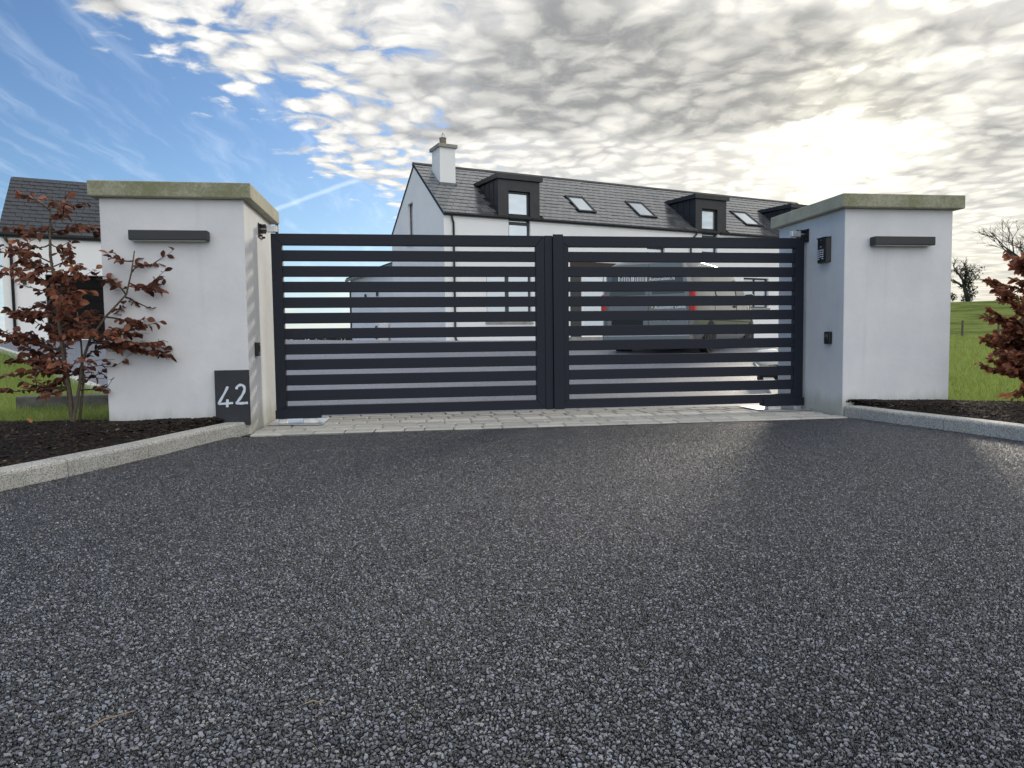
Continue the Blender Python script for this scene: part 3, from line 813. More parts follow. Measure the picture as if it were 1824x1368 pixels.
for n0, n1 in ((0, RN), (RN, g0), (g1, DEP)):
    mb.add([(0, n0, -.3), (0, n1, -.3), (0, n1, rl(n1)), (0, n0, rl(n0))], [(0, 1, 2, 3)])
mb.add([(0, g0, -.3), (0, g1, -.3), (0, g1, gz0), (0, g0, gz0)], [(0, 1, 2, 3)])
mb.add([(0, g0, gz1), (0, g1, gz1), (0, g1, rl(g1)), (0, g0, rl(g0))], [(0, 1, 2, 3)])
for n_ in (g0, g1): mb.add([(0, n_, gz0), (.2, n_, gz0), (.2, n_, gz1), (0, n_, gz1)], [(0, 1, 2, 3)])
for z_ in (gz0, gz1): mb.add([(0, g0, z_), (.2, g0, z_), (.2, g1, z_), (0, g1, z_)], [(0, 1, 2, 3)])
mb.build('wall', HWALL, hs, fix=False)
mb = MB(); mb.box(.14, .2, g0, g1, gz0, gz1); f = MB().box(.10, .16, g0, g0 + .06, gz0, gz1).box(.10, .16, g1 - .06, g1, gz0, gz1).box(.10, .16, g0 + .06, g1 - .06, gz0, gz0 + .06).box(.10, .16, g0 + .06, g1 - .06, gz1 - .06, gz1).build('window', FRAME, hs)
MB().box(.125, .14, g0 + .05, g1 - .05, gz0 + .05, gz1 - .05).build('pane', GLASS, f)
MB().box(-.05, .098, g0 - .05, g1 + .05, gz0 - .07, gz0 - .001).build('sill', CONC, f)
# windows of the long front
window(hs, 1.53, 3.28, .68, 2.52, .14, mull=[(2.30, 2.43)], sill=CONC)
window(hs, 8.36, 9.22, 2.3, 3.57, .14, sill=CONC)
window(hs, 13.35, 14.77, 1.28, 2.53, .14, mull=[(14.0, 14.08)], sill=CONC)
for d0, d1, w0, w1 in DORM: window(hs, w0, w1, 3.46, 5.22, .14, trans=[(4.07, 4.18)], fw=.07, sill=CONC)
# recessed entrance
MB().box(4.895, 7.695, -.004, .21, 2.70, 2.875).build('entrance_soffit', BROWN, hs)
fr = MB().box(5.42, 5.53, .06, .18, .12, 2.70).box(6.42, 6.52, .06, .18, .12, 2.70).box(5.53, 6.42, .06, .18, .12, .22).build('entrance_frame', WHITEP, hs)
MB().box(4.90, 5.41, .10, .17, .12, 2.69).build('door', DOORP, hs, bevel=.004)
MB().box(5.54, 6.41, .11, .13, .23, 2.69).build('side_light', GLASS, hs)
MB().box(6.53, 7.69, .11, .16, .13, 2.69).build('side_panel', DOORP, hs)
MB().box(4.6, 8.0, -.55, -.02, -.3, .12).build('doorstep', CONC, hs, bevel=.01)
# plinth shade line and wall-head band
mb = MB()
for a, b in ((.0, 2.40), (3.28, 11.08), (11.91, 16.41), (17.29, LEN)): mb.box(a, b, -.018, -.001, 4.16, EZ - .05)
mb.build('wall_head_band', HWALL, hs)
# roof: slabs, slates, ridge, verges
rp = MB()
rp.prism([(-.02, -.12, EZ - .09), (-.02, RN, RZ), (-.02, RN, RZ - .12), (-.02, -.02, EZ - .13)], (LEN + .04, 0, 0))
rp.prism([(-.02, DEP + .12, EZ - .09), (-.02, RN + .001, RZ), (-.02, RN + .001, RZ - .12), (-.02, DEP + .02, EZ - .13)], (LEN + .04, 0, 0))
roof = rp.build('roof', simple('roof_felt', (.02, .02, .022), .8), hs)
cosP = math.cos(PITCH)
blocks = [(a - .02, b + .02, -1, 1.95 / cosP) for a, b, _, _ in DORM] + [(.52, 1.13, 1.64 / cosP, 2.45 / cosP)]
SKYL = [(5.64, 6.44), (8.45, 9.29), (14.05, 14.95)]
blocks += [(a - .02, b + .02, .62 / cosP, 1.62 / cosP) for a, b in SKYL]
blocks = [(a, b, c, d) for a, b, c, d in blocks]
slate_roof(roof, -.03, LEN + .03, EZ - .09 + .012, PITCH, SLOPE + .13, 14, .272, 300, -.13, blocks, 5)
mb = MB()
for k in range(44): mb.prism([(k * LEN / 44 + .002, RN - .13, RZ - .045), (k * LEN / 44 + .002, RN, RZ + .055), (k * LEN / 44 + .002, RN + .13, RZ - .045), (k * LEN / 44 + .002, RN, RZ - .01)], (LEN / 44 - .004, 0, 0))
mb.build('ridge', ZINC, hs)
MB().lathe([(.085, -.045), (.085, -.02)], 16, 'x', (0, RN, RZ - .03)).build('ridge_end_cap', ZINC, hs)
# gutters and downpipes
def gutter(a, b):
    mb = MB(); prof = [(-.02, .06), (-.02, -.055), (-.05, -.075), (-.10, -.065), (-.135, -.02), (-.14, .035), (-.13, .035), (-.11, .0), (-.03, .03)]
    mb.prism([(a, p[0], EZ - .07 + p[1]) for p in prof], (b - a, 0, 0)); return mb.build('gutter', UPVC, hs)
gutter(-.03, 2.43); gutter(3.29, 11.22); gutter(12.0, 16.4); gutter(17.3, LEN)
MB().tube([(.27, -.08, EZ - .13), (.27, -.08, EZ - .22), (.33, -.055, EZ - .38), (.33, -.055, .16), (.34, -.09, .06), (.36, -.14, .02)], .036, 10).build('downpipe', UPVC, hs, smooth=True)
MB().tube([(10.75, -.08, EZ - .13), (10.75, -.08, EZ - .2), (10.48, -.06, EZ - .42), (10.48, -.055, .05)], .036, 10).build('downpipe', UPVC, hs, smooth=True)
# dormers
def nroof(z): return (z - EZ + .09) / (RZ - EZ + .09) * RN
for d0, d1, w0, w1 in DORM:
    mb = MB(); wall_holes(mb, d0, d1, EZ - .12, 5.60, [(w0, w1, EZ - .13, 5.23)], .16, y=-.006)
    for s_ in (d0, d1):
        mb.add([(s_, -.006, EZ - .12), (s_, 1.78, nroof(5.6) * 0 + 5.50), (s_, 1.78, 5.60), (s_, -.006, 5.60)], [(0, 1, 2, 3)])
    dm = mb.build('dormer', ZINC, hs, fix=False)
    MB().prism([(d0 - .09, -.10, 5.60), (d0 - .09, 2.02, 5.66), (d0 - .09, 2.02, 5.80), (d0 - .09, -.10, 5.775)], (d1 - d0 + .18, 0, 0)).build('dormer_roof', ZINC, dm, bevel=.008)
    mb = MB()
    for n_ in (.35, .72, 1.1): mb.box(d0 - .022, d0 - .001, n_, n_ + .02, EZ + .76 * n_ - .05, 5.60)
    mb.build('standing_seam', ZINC, dm)
# rooflights
up = Vector((0, math.cos(PITCH), math.sin(PITCH))); nn = Vector((0, -math.sin(PITCH), math.cos(PITCH)))
for a, b in SKYL:
    o0 = Vector((0, 0, EZ - .03)) + nn * .0
    Pt = lambda s, t, h: Vector((s, 0, EZ - .03)) + up * t + nn * h
    mb = MB(); t0, t1 = .60 / cosP, 1.62 / cosP
    for s0, s1, q0, q1 in ((a, a + .07, t0, t1), (b - .07, b, t0, t1), (a + .07, b - .07, t0, t0 + .09), (a + .07, b - .07, t1 - .10, t1)):
        mb.prism([Pt(s0, q0, -.03), Pt(s1, q0, -.03), Pt(s1, q1, -.03), Pt(s0, q1, -.03)], nn * .125)
    f = mb.build('rooflight', ZINC, hs)
    MB().prism([Pt(a + .06, t0 + .08, .05), Pt(b - .06, t0 + .08, .05), Pt(b - .06, t1 - .09, .05), Pt(a + .06, t1 - .09, .05)], nn * .015).build('pane', GLASS, f)
# chimney
ch = MB().box(.54, 1.13, 1.66, 2.46, 5.3, 6.92).build('chimney', HWALL, hs)
MB().box(.47, 1.20, 1.58, 2.54, 6.921, 7.04).build('chimney_cap', CONC, ch, bevel=.008)
MB().lathe([(.125, 7.04), (.12, 7.30), (.13, 7.31), (.13, 7.34), (.09, 7.34), (.085, 7.2)], 16, 'z', (.80, 2.0, 0)).build('chimney_pot', simple('buff_clay', (.20, .17, .13), .8), ch)
MB().tube([(.70, 2.0, 7.33), (.745, 2.0, 7.47), (.785, 2.0, 7.52), (.815, 2.0, 7.52), (.855, 2.0, 7.47), (.90, 2.0, 7.33)], .012, 6).tube([(.80, 1.9, 7.33), (.80, 1.95, 7.47), (.80, 2.0, 7.525), (.80, 2.05, 7.47), (.80, 2.1, 7.33)], .012, 6).build('pot_guard', GALV, ch)
MB().box(.50, 1.17, 1.60, 1.66, 5.50, 5.68).build('chimney_flashing', LEADF, ch)
# rear wing, its side wall almost in line with the gable
mb = MB(); mb.box(.30, 6.5, DEP + .001, 14.1, -.3, 3.22); mb.build('wing_wall', HWALL, hs)
MB().prism([(.12, DEP + .002, 3.24), (.12, 14.25, 3.24), (3.4, 14.25, 3.95), (3.4, DEP + .002, 3.95)], (0, 0, .10)).prism([(6.7, DEP + .002, 3.24), (6.7, 14.25, 3.24), (3.401, 14.25, 3.95), (3.401, DEP + .002, 3.95)], (0, 0, .10)).build('wing_roof', MATS['roof_felt'], hs)
MB().box(.06, .12, DEP + .01, 14.25, 3.14, 3.26).build('wing_gutter', UPVC, hs)
MB().box(.225, .299, 14.0, 14.06, .0, 3.1).build('wing_downpipe', UPVC, hs)
for n_, z_ in ((11.0, 2.2), (9.0, 2.2)):
    MB().lathe([(.05, -.11), (.05, .11)], 10, 'z', (.23, n_, z_)).build('outside_lamp', ZINC, hs)
MB().box(-.30, .28, 8.3, 9.2, -.02, .06).build('wing_step', CONC, hs)
mb = MB(); mb.box(-.20, .20, 7.25, 8.15, .06, .85)
hp = mb.build('heat_pump', WHITEP, hs, bevel=.02); MB().lathe([(.30, -.215), (.30, -.202)], 20, 'x', (0, 7.7, .45)).build('fan_grille', BLACK, hp)

# --- outbuilding at the left
GA = R(27.9); GC = Vector((-12.766, 17.981, .79))
gb = empty('outbuilding', GC, GA); tag(gb, 'white outbuilding with slate roof and dark opening, seen behind the copper shrub at left', 'house')
GE, GRZ, GRN, GL, GD = 2.74, 4.62, 2.82, 4.9, 5.64
GP = math.atan2(GRZ - GE, GRN)
mb = MB(); wall_holes(mb, 0, GL, -.35, GE, [(.90, 3.9, .03, 1.70)], .3)
mb.add([(0, 0, -.35), (0, GD, -.35), (0, GD, GE), (0, GRN, GRZ - .05), (0, 0, GE)], [(0, 1, 2, 3, 4)]); mb.add([(GL, 0, -.35), (GL, GD, -.35), (GL, GD, GE), (GL, GRN, GRZ - .05), (GL, 0, GE)], [(0, 1, 2, 3, 4)])
mb.add([(0, GD, -.35), (GL, GD, -.35), (GL, GD, GE), (0, GD, GE)], [(0, 1, 2, 3)])
mb.build('wall', HWALL, gb, fix=False)
INKY = simple('unlit_door', (.0045, .0045, .005), .7, spec=.15)  # near-black base colour paints in the shade of an open doorway
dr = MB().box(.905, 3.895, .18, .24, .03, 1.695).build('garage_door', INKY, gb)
mb = MB()
for k in range(5): mb.box(.92, 3.88, .168, .179, .05 + k * .33, .36 + k * .33)
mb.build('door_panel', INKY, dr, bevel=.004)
MB().box(0, GL, -.02, -.001, GE - .16, GE - .02).build('wall_head_band', HWALL, gb)
grf = MB().prism([(-.02, -.12, GE - .06), (-.02, GRN, GRZ), (-.02, GRN, GRZ - .1), (-.02, -.02, GE - .1)], (GL + .04, 0, 0)).prism([(-.02, GD + .12, GE - .06), (-.02, GRN + .001, GRZ), (-.02, GRN + .001, GRZ - .1), (-.02, GD + .02, GE - .1)], (GL + .04, 0, 0)).build('roof', MATS['roof_felt'], gb)
slate_roof(grf, -.04, GL + .04, GE - .06 + .012, GP, math.hypot(GRZ - GE, GRN) + .13, 15, .30, 165, -.13, [], 6, SLATE_DIMMED)
mb = MB()
for k in range(18): mb.prism([(k * GL / 18 + .002, GRN - .12, GRZ - .04), (k * GL / 18 + .002, GRN, GRZ + .05), (k * GL / 18 + .002, GRN + .12, GRZ - .04), (k * GL / 18 + .002, GRN, GRZ - .01)], (GL / 18 - .004, 0, 0))
mb.build('ridge', ZINC, gb)
mb = MB(); mb.prism([(-.03, p[0], GE - .06 + p[1]) for p in [(-.02, .06), (-.02, -.07), (-.05, -.09), (-.10, -.08), (-.135, -.02), (-.14, .035), (-.03, .03)]], (GL + .06, 0, 0)); mb.build('gutter', UPVC, gb)
MB().tube([(.10, -.08, GE - .12), (.12, -.08, GE - .2), (.21, -.05, GE - .34), (.21, -.05, .0)], .036, 10).build('downpipe', UPVC, gb, smooth=True)
MB().box(.42, .50, -.09, -.002, 1.42, 1.60).build('outside_lamp', BLACK, gb, bevel=.01)

# ------------------------------------------------------------------ van
vz = TZ(2.6, 13.7) + .004
VN = empty('van', (2.6, 13.7, .355), R(-32)); tag(VN, 'dark grey van with red tail lights and gate company lettering, parked behind the gate', 'van')
hw = .95
st = [  # lon, zbottom, zbelt, zroof, half-width low, at belt, at roof
    (0.00, .30, 1.12, 1.66, .86, .88, .70), (.05, .24, 1.12, 1.74, .91, .925, .76), (.18, .22, 1.12, 1.785, .945, .95, .79), (1.0, .22, 1.10, 1.81, .95, .955, .80), (2.2, .22, 1.08, 1.81, .95, .955, .80),
    (3.0, .22, 1.06, 1.79, .95, .955, .79), (3.3, .22, 1.05, 1.72, .95, .95, .77), (3.75, .22, 1.04, 1.42, .95, .945, .77), (4.1, .22, 1.03, 1.19, .95, .935, .78), (4.45, .22, .96, 1.07, .94, .91, .74), (4.72, .24, .84, .95, .90, .85, .66), (4.86, .30, .66, .74, .76, .74, .58)]
mb = MB(); ring = []
for lo, zb, zl, zr, w0, w1, w2 in st:
    half = [(w0 * .93, zb), (w0, zb + .12), (w0 + .015, (zb + zl) / 2), (w1, zl), (w2 + (w1 - w2) * .35, zl + (zr - zl) * .72), (w2, zr - .05), (w2 * .86, zr - .01), (w2 * .45, zr + .015)]
    ring.append([(x, lo, z) for x, z in half] + [(-x, lo, z) for x, z in reversed(half)])
m_ = len(ring[0]); vs = [p for r_ in ring for p in r_]
fs = [(i * m_ + k, i * m_ + (k + 1) % m_, (i + 1) * m_ + (k + 1) % m_, (i + 1) * m_ + k) for i in range(len(ring) - 1) for k in range(m_)]
fs += [tuple(range(m_)), tuple(range((len(ring) - 1) * m_, len(ring) * m_))]
mb.add(vs, fs); body = mb.build('body', VANP, VN, smooth=True)
bv = body.modifiers.new('round', 'BEVEL'); bv.width = .035; bv.segments = 3; bv.limit_method = 'ANGLE'; bv.angle_limit = R(40)
def rear_panel(x0, x1, z0, z1, name, mat, y=-.012, t=.02, par=VN, bev=.01, taper=0.0):
    return MB().prism([(x0, y, z0), (x1, y, z0), (x1 - (taper if x1 > .3 else 0), y, z1), (x0 + (taper if x0 < -.3 else 0), y, z1)], (0, t, 0)).build(name, mat, par, bevel=bev)
for nm, x0, x1 in (('l', -.83, .034), ('r', .046, .83)):
    dpn = rear_panel(x0, x1, .40, 1.715 if nm == 'l' else 1.7151, 'rear_door', VANP, -.016, .03, taper=.11)
    rear_panel(x0 + .07, x1 - .05 if nm == 'l' else x1 - .07, 1.12, 1.60, 'rear_window', VGLASS, -.0185, .008, dpn, .004, taper=.06)
    MB().box(x0 + .05, x1 - .05, -.0195, -.015, .74, .76).build('door_crease', VANP, dpn)
MB().box(-.90, .90, -.075, .10, .24, .42).build('bumper', VANP, VN, bevel=.03)
mb = MB(); mb.box(-.86, .86, -.078, -.05, .395, .412).box(-.86, .86, -.079, -.05, .33, .34); mb.build('bumper_strip', GALV, VN)
MB().box(-.72, -.06, -.024, -.010, .50, .64).build('plate_recess', BLACK, VN, bevel=.008)
for s in (-1, 1):
    mb = MB(); x0, x1 = (.835, .955) if s > 0 else (-.955, -.835)
    mb.box(x0, x1, -.022, .14, .74, 1.16); mb.build('tail_light', RED, VN, bevel=.035, seg=3)
    MB().box(min(s * .93, s * .965), max(s * .93, s * .965), .40, 4.3, .62, .66).build('side_rub_strip', BLACK, VN, bevel=.006)
for a, b in ((1.35, 2.85),):
    MB().prism([(.958, a, 1.13), (.958, b, 1.11), (.855, b, 1.56), (.855, a, 1.56)], (.006, 0, .002)).build('side_panel', VANP, VN)
MB().prism([(.952, 2.95, 1.12), (.952, 3.92, 1.10), (.86, 3.46, 1.52), (.86, 2.95, 1.54)], (.006, 0, .002)).build('side_window', VGLASS, VN)
mb = MB()
for l in (1.25, 2.90, 4.05): mb.box(.952, .964, l, l + .012, .35, 1.08)
mb.build('door_seam', BLACK, VN)
MB().box(.955, .985, 2.65, 2.82, .93, .97).build('door_handle', BLACK, VN, bevel=.008)
MB().box(.95, 1.14, 3.62, 3.74, 1.06, 1.26).build('wing_mirror', BLACK, VN, bevel=.03)
for s in (-1, 1):
    for l in (.98, 4.10):
        w = empty('wheel', (s * .86, l, .325)); w.parent = VN
        MB().lathe([(.20, -.11), (.30, -.11), (.325, -.08), (.325, .08), (.30, .11), (.20, .11)], 28, 'x').build('tyre', TYRE, w, smooth=False)
        mb = MB().lathe([(.20, -.10), (.205, .095), (.185, .105), (.18, .05)], 24, 'x')
        for k in range(5):
            a = k * 2 * math.pi / 5
            c, d = math.cos(a), math.sin(a)
            mb.prism([(s * .085, c * .03 - d * .03, d * .03 + c * .03), (s * .085, c * .19 - d * .02, d * .19 + c * .02), (s * .085, c * .19 + d * .02, d * .19 - c * .02), (s * .085, c * .03 + d * .03, d * .03 - c * .03)], (s * .02, 0, 0))
        mb.lathe([(.05, .07 * s), (.05, .11 * s)], 12, 'x'); mb.build('rim', RIM, w)
        MB().lathe([(.40, s * .062), (.40, s * .112)] if s > 0 else [(.40, -.112), (.40, -.062)], 26, 'x', (s * .845, l, .36)).build('wheel_arch', BLACK, VN)
def text(txt, size, x, z, y, par, mat, bold=.0, name='lettering'):
    cu = bpy.data.curves.new(name, 'FONT'); cu.body = txt; cu.size = size; cu.extrude = .0012; cu.offset = bold; cu.resolution_u = 3
    t = bpy.data.objects.new(name, cu); COL.objects.link(t); dg = bpy.context.evaluated_depsgraph_get()
    me = bpy.data.meshes.new_from_object(t.evaluated_get(dg)); bpy.data.objects.remove(t); me.name = name
    me.materials.clear(); me.materials.append(mat)
    o = bpy.data.objects.new(name, me); COL.objects.link(o); o.parent = par; o.location = (x, y, z); o.rotation_euler = (R(90), 0, 0)
    return o
text('Automation.ni', .088, .06, 1.380, -.0215, VN, WHITEP, .0012)
text('Automatic Gates', .088, .17, .842, -.0205, VN, WHITEP, .0008)
text('Access Systems', .075, .17, .62, -.0205, VN, WHITEP, .0005)
mb = MB()
for zz_ in (.872, .645): mb.lathe([(.018, -.022), (.018, -.018)], 12, 'y', (.12, 0, zz_))
mb.build('lettering_dot', simple('yellow_dot', (.6, .5, .2), .5), VN)
mb = MB()                                             # the white gate emblem on the left rear window
for x0, x1 in ((-.57, -.545), (-.30, -.275), (-.265, -.24), (-.01, .015)): mb.box(x0, x1, -.0215, -.0192, 1.30, 1.53)
for k in range(6):
    mb.box(-.52 + k * .036, -.505 + k * .036, -.0215, -.0192, 1.33, 1.45 + .055 * math.sin(math.pi * (k + .5) / 6)); mb.box(-.215 + k * .033, -.20 + k * .033, -.0215, -.0192, 1.33, 1.45 + .055 * math.sin(math.pi * (k + .5) / 6))
mb.box(-.54, -.30, -.0218, -.0195, 1.335, 1.352).box(-.24, -.01, -.0218, -.0195, 1.335, 1.352)
mb.build('gate_emblem', WHITEP, VN)

# ------------------------------------------------------------------ bags behind the gate
def lumpy(name, c, rx, ry, rz, mat, sd, label, cat):
    bm = bmesh.new(); bmesh.ops.create_icosphere(bm, subdivisions=4, radius=1); r_ = random.Random(sd)
    ph = [(r_.uniform(-5, 5), r_.uniform(-5, 5), r_.uniform(-5, 5), r_.uniform(0, 6)) for _ in range(8)]
    for v in bm.verts:
        n_ = sum(math.sin(a * v.co.x + b * v.co.y + c_ * v.co.z + d) for a, b, c_, d in ph) / 8
        s = 1 + .28 * n_; p = v.co.copy(); e = .62
        p = Vector([math.copysign(abs(k) ** e, k) for k in p]) * s
        v.co = Vector((p.x * rx, p.y * ry, max(p.z, -.8) * rz))
    me = bpy.data.meshes.new(name); bm.to_mesh(me); bm.free(); me.materials.append(mat)
    me.polygons.foreach_set('use_smooth', [True] * len(me.polygons))
    o = bpy.data.objects.new(name, me); COL.objects.link(o); o.location = c; return tag(o, label, cat)
bx, by = 3.12, 8.75; bz = TZ(bx, by)
lumpy('tool_bag', (bx + .16, by + .05, bz + .105), .24, .15, .12, DARKB, 3, 'black canvas bag lying on the drive behind the gate by the right pillar', 'bag')
lumpy('plastic_sack', (bx + .05, by + .02, bz + .275), .15, .13, .11, SACK, 4, 'white plastic sack heaped on top of the black canvas bag', 'bag')

# ------------------------------------------------------------------ shrubs with copper leaves
def leaf_mesh(sd, L=.058):
    r_ = random.Random(sd); w = L * r_.uniform(.30, .38); fold = r_.uniform(.1, .5); curl = r_.uniform(-.35, .55)
    ts = [0, .22, .5, .78, 1.0]; ws = [.02, .72, 1.0, .66, .0]
    vs = []; fs = []
    for t_, k in zip(ts, ws):
        y = t_ * L; z = -curl * L * t_ * t_ + r_.uniform(-.02, .02) * L
        vs += [(-k * w, y, z + fold * k * w), (0, y, z), (k * w, y, z + fold * k * w * r_.uniform(.5, 1.2))]
    for i in range(4):
        b = i * 3; fs += [(b, b + 1, b + 4, b + 3), (b + 1, b + 2, b + 5, b + 4)]
    o = MB().add(vs, fs).build('leaf', COPPER, fix=False); me = o.data; bpy.data.objects.remove(o); return me
LEAVES = [leaf_mesh(k) for k in range(8)]
def shrub(name, base, stems, branches, seed, label, nobj, depth=.30, dens=1.0, lsc=1.0, twigs=1.0):
    r_ = random.Random(seed); root = empty(name, base)
    tr = MB()
    for S_, r0, r1 in stems:
        n = len(S_); tr.tube(S_, [r0 + (r1 - r0) * i / (n - 1) for i in range(n)], 8)
    tr.build('trunk', BARK, root, smooth=True)
    tw = MB(); spots = []
    def twig(p0, p1, r0, nl, lev=0):
        n = 7; pts = []; sag = r_.uniform(-.03, .02); wob = Vector((r_.uniform(-.02, .02), r_.uniform(-.02, .02), r_.uniform(-.015, .015)))
        for i in range(n):
            t_ = i / (n - 1); p = p0.lerp(p1, t_); p += wob * math.sin(t_ * 5) + Vector((0, 0, math.sin(math.pi * t_) * sag)); pts.append(p)
        tw.tube(pts, [max(r0 * (1 - .75 * i / (n - 1)), .0013) for i in range(n)], 5, cap=False)
        d = (p1 - p0); side = d.cross(Vector((0, 0, 1))).normalized() if d.length > 0 else Vector((1, 0, 0))
        for k in range(nl):
            t_ = .22 + .78 * (k + r_.random() * .8) / nl; t_ = min(t_, 1.0)
            i = min(int(t_ * (n - 1)), n - 2); p = pts[i].lerp(pts[i + 1], t_ * (n - 1) - i)
            sd = 1 if k % 2 else -1
            dirv = (d.normalized() * r_.uniform(.3, 1.0) + side * sd * r_.uniform(.3, 1.0) + Vector((r_.uniform(-.4, .4), r_.uniform(-.4, .4), r_.uniform(-.8, .25)))).normalized()
            spots.append((p, dirv, r_.uniform(.65, 1.2) * lsc))
        if lev == 0:
            for k in range(int(3 * twigs)):
                t_ = r_.uniform(.3, .85); i = int(t_ * (n - 1)); q0 = pts[i]
                q1 = q0 + d.normalized() * r_.uniform(.05, .16) + side * r_.choice((-1, 1)) * r_.uniform(.04, .16) + Vector((0, 0, r_.uniform(-.03, .07)))
                twig(q0, q1, r0 * .55, max(2, int(nl * .33)), 1)
    for (a, b, dn) in branches:
        dy = r_.uniform(-depth, depth)
        p0 = Vector((a[0], 0 + a[2] if len(a) > 2 else 0, a[-1])); p1 = Vector((b[0], dy, b[-1]))
        twig(p0, p1, .0045 + .003 * r_.random(), int(12 * dn * dens * (.35 + (p1 - p0).length * 2.0)))
    tw.build('branch', TWIG, root, fix=False)
    # the leaves that show largest are objects of their own, the rest one mesh
    order = list(range(len(spots))); r_.shuffle(order); order.sort(key=lambda i: spots[i][0].y - spots[i][2] * .1)
    single = set(order[:nobj]); rest = MB()
    for i, (p, dv, s) in enumerate(spots):
        q = dv.to_track_quat('Y', 'Z'); mrot = q.to_matrix() @ Matrix.Rotation(r_.uniform(-1.3, 1.3), 3, 'Y')
        m4 = Matrix.Translation(p) @ mrot.to_4x4() @ Matrix.Scale(s, 4)
        me = r_.choice(LEAVES)
        if i in single:
            o = bpy.data.objects.new('leaf', me); COL.objects.link(o); o.parent = root; o.matrix_basis = m4
        else:
            rest.add([m4 @ v.co for v in me.vertices], [tuple(f.vertices) for f in me.polygons])
    o = rest.build('foliage', COPPER, root, fix=False); o['kind'] = 'stuff'
    tag(root, label, 'shrub', 'copper leaved beech shrubs')
    return len(spots)
S1 = [(0.0, 0.0), (-0.013, 0.197), (-0.026, 0.385), (-0.043, 0.628), (-0.052, 0.833), (-0.079, 1.092), (-0.079, 1.239), (-0.074, 1.404), (-0.078, 1.477)]
S2 = [(0.015, -0.0), (0.064, 0.233), (0.094, 0.383), (0.146, 0.532), (0.266, 0.68), (0.403, 0.827), (0.451, 0.974), (0.472, 1.114)]
BR = [((-0.075, 1.385), (-0.251, 1.49), 1.0), ((-0.074, 1.331), (0.208, 1.429), 1.3), ((-0.078, 1.257), (-0.359, 1.279), 0.8), ((-0.077, 1.276), (-0.186, 1.321), 1.2), ((-0.079, 1.239), (0.147, 1.302), 1.6), ((-0.079, 1.165), (-0.151, 1.144), 1.3), ((-0.075, 1.165), (-0.011, 1.12), 1.2), ((-0.071, 1.036), (-0.41, 1.162), 1.0), ((-0.062, 0.999), (-0.422, 1.078), 0.9), ((-0.063, 0.981), (-0.275, 1.05), 1.2), ((-0.064, 1.018), (0.072, 1.06), 1.3), ((-0.059, 0.907), (-0.304, 0.991), 1.4), ((-0.055, 0.907), (-0.225, 0.939), 1.3), ((-0.051, 0.851), (0.131, 0.986), 1.0), ((-0.048, 0.833), (0.265, 0.984), 1.2), ((-0.052, 0.833), (-0.204, 0.835), 1.2), ((-0.048, 0.684), (-0.441, 0.745), 1.5), ((-0.048, 0.684), (-0.325, 0.818), 1.5), ((-0.046, 0.721), (-0.22, 0.686), 1.4), ((-0.042, 0.647), (0.12, 0.756), 1.6), ((-0.043, 0.628), (0.235, 0.829), 1.6), ((-0.039, 0.572), (0.324, 0.735), 1.7), ((-0.033, 0.535), (0.151, 0.626), 1.8), ((-0.039, 0.572), (-0.185, 0.63), 1.6), ((-0.033, 0.535), (0.298, 0.568), 1.8), ((0.451, 0.974), (0.582, 1.087), 1.1), ((0.462, 1.048), (0.306, 1.069), 0.8), ((0.424, 0.882), (0.62, 0.928), 1.4), ((0.433, 0.901), (0.621, 0.861), 1.2), ((0.403, 0.827), (0.278, 0.94), 1.2), ((0.402, 0.808), (0.438, 0.678), 1.3), ((0.363, 0.753), (0.191, 0.681), 1.5), ((0.266, 0.68), (0.526, 0.64), 1.6), ((0.186, 0.569), (0.53, 0.557), 1.8), ((0.165, 0.532), (0.482, 0.491), 1.6), ((0.138, 0.514), (0.666, 0.421), 1.8), ((0.138, 0.514), (0.626, 0.526), 1.4), ((0.125, 0.477), (0.341, 0.679), 1.5), ((-0.029, 0.46), (-0.45, 0.577), 1.7), ((-0.028, 0.422), (-0.455, 0.495), 1.7), ((-0.03, 0.385), (-0.386, 0.389), 1.7), ((-0.027, 0.366), (-0.301, 0.575), 1.6), ((-0.024, 0.347), (-0.456, 0.334), 1.4), ((-0.025, 0.329), (-0.208, 0.207), 1.2), ((0.093, 0.365), (-0.052, 0.31), 1.2), ((0.094, 0.383), (0.22, 0.494), 1.5), ((0.084, 0.327), (0.289, 0.381), 0.9), ((-0.018, 0.385), (-0.117, 0.498), 1.7), ((-0.02, 0.197), (-0.471, 0.203), 0.7), ((-0.019, 0.216), (-0.392, 0.269), 0.7), ((-0.02, 0.197), (-0.096, 0.179), 1.0), ((0.07, 0.196), (0.245, 0.231), 0.6), ((0.072, 0.233), (0.136, 0.326), 1.0), ((-0.024, 0.272), (0.064, 0.384), 1.4)]
P3 = lambda L: [(x, rnd.uniform(-.012, .012), z) for x, z in L]
nl = shrub('copper_shrub', (-2.962, 4.75, .135), [(P3([(.012, -.12)] + S1), .019, .004), (P3([(.02, -.12)] + S2), .013, .004), ([(.03, .02, -.1), (.075, .03, .25), (.06, .05, .5), (.02, .08, .8)], .010, .004)], BR, 11,
           'young copper beech shrub with russet leaves in front of the left pillar', 300, dens=1.3, lsc=.94, depth=.26)
rb = random.Random(5); BR2 = []
T2 = [(0, 0), (.03, .22), (.05, .45), (.12, .68), (.16, .90), (.17, 1.07)]
for k in range(46):
    z = rb.uniform(.10, .93); t_ = z / 1.07; x0 = .16 * t_
    sd = rb.choice((-1, -1, 1)); ln = (.42 - .20 * t_ + rb.uniform(-.12, .1)) * (1 if sd < 0 else 1.7)
    BR2.append(((x0, z), (x0 + sd * ln * .8, min(z + rb.uniform(-.04, .24), 1.08)), 1.5))
BR2 += [((.08, .66), (-.27, .93), 1.5), ((.08, .62), (-.30, .85), 1.5), ((.05, .35), (-.45, .36), .35), ((.02, .2), (-.12, .05), .6)]
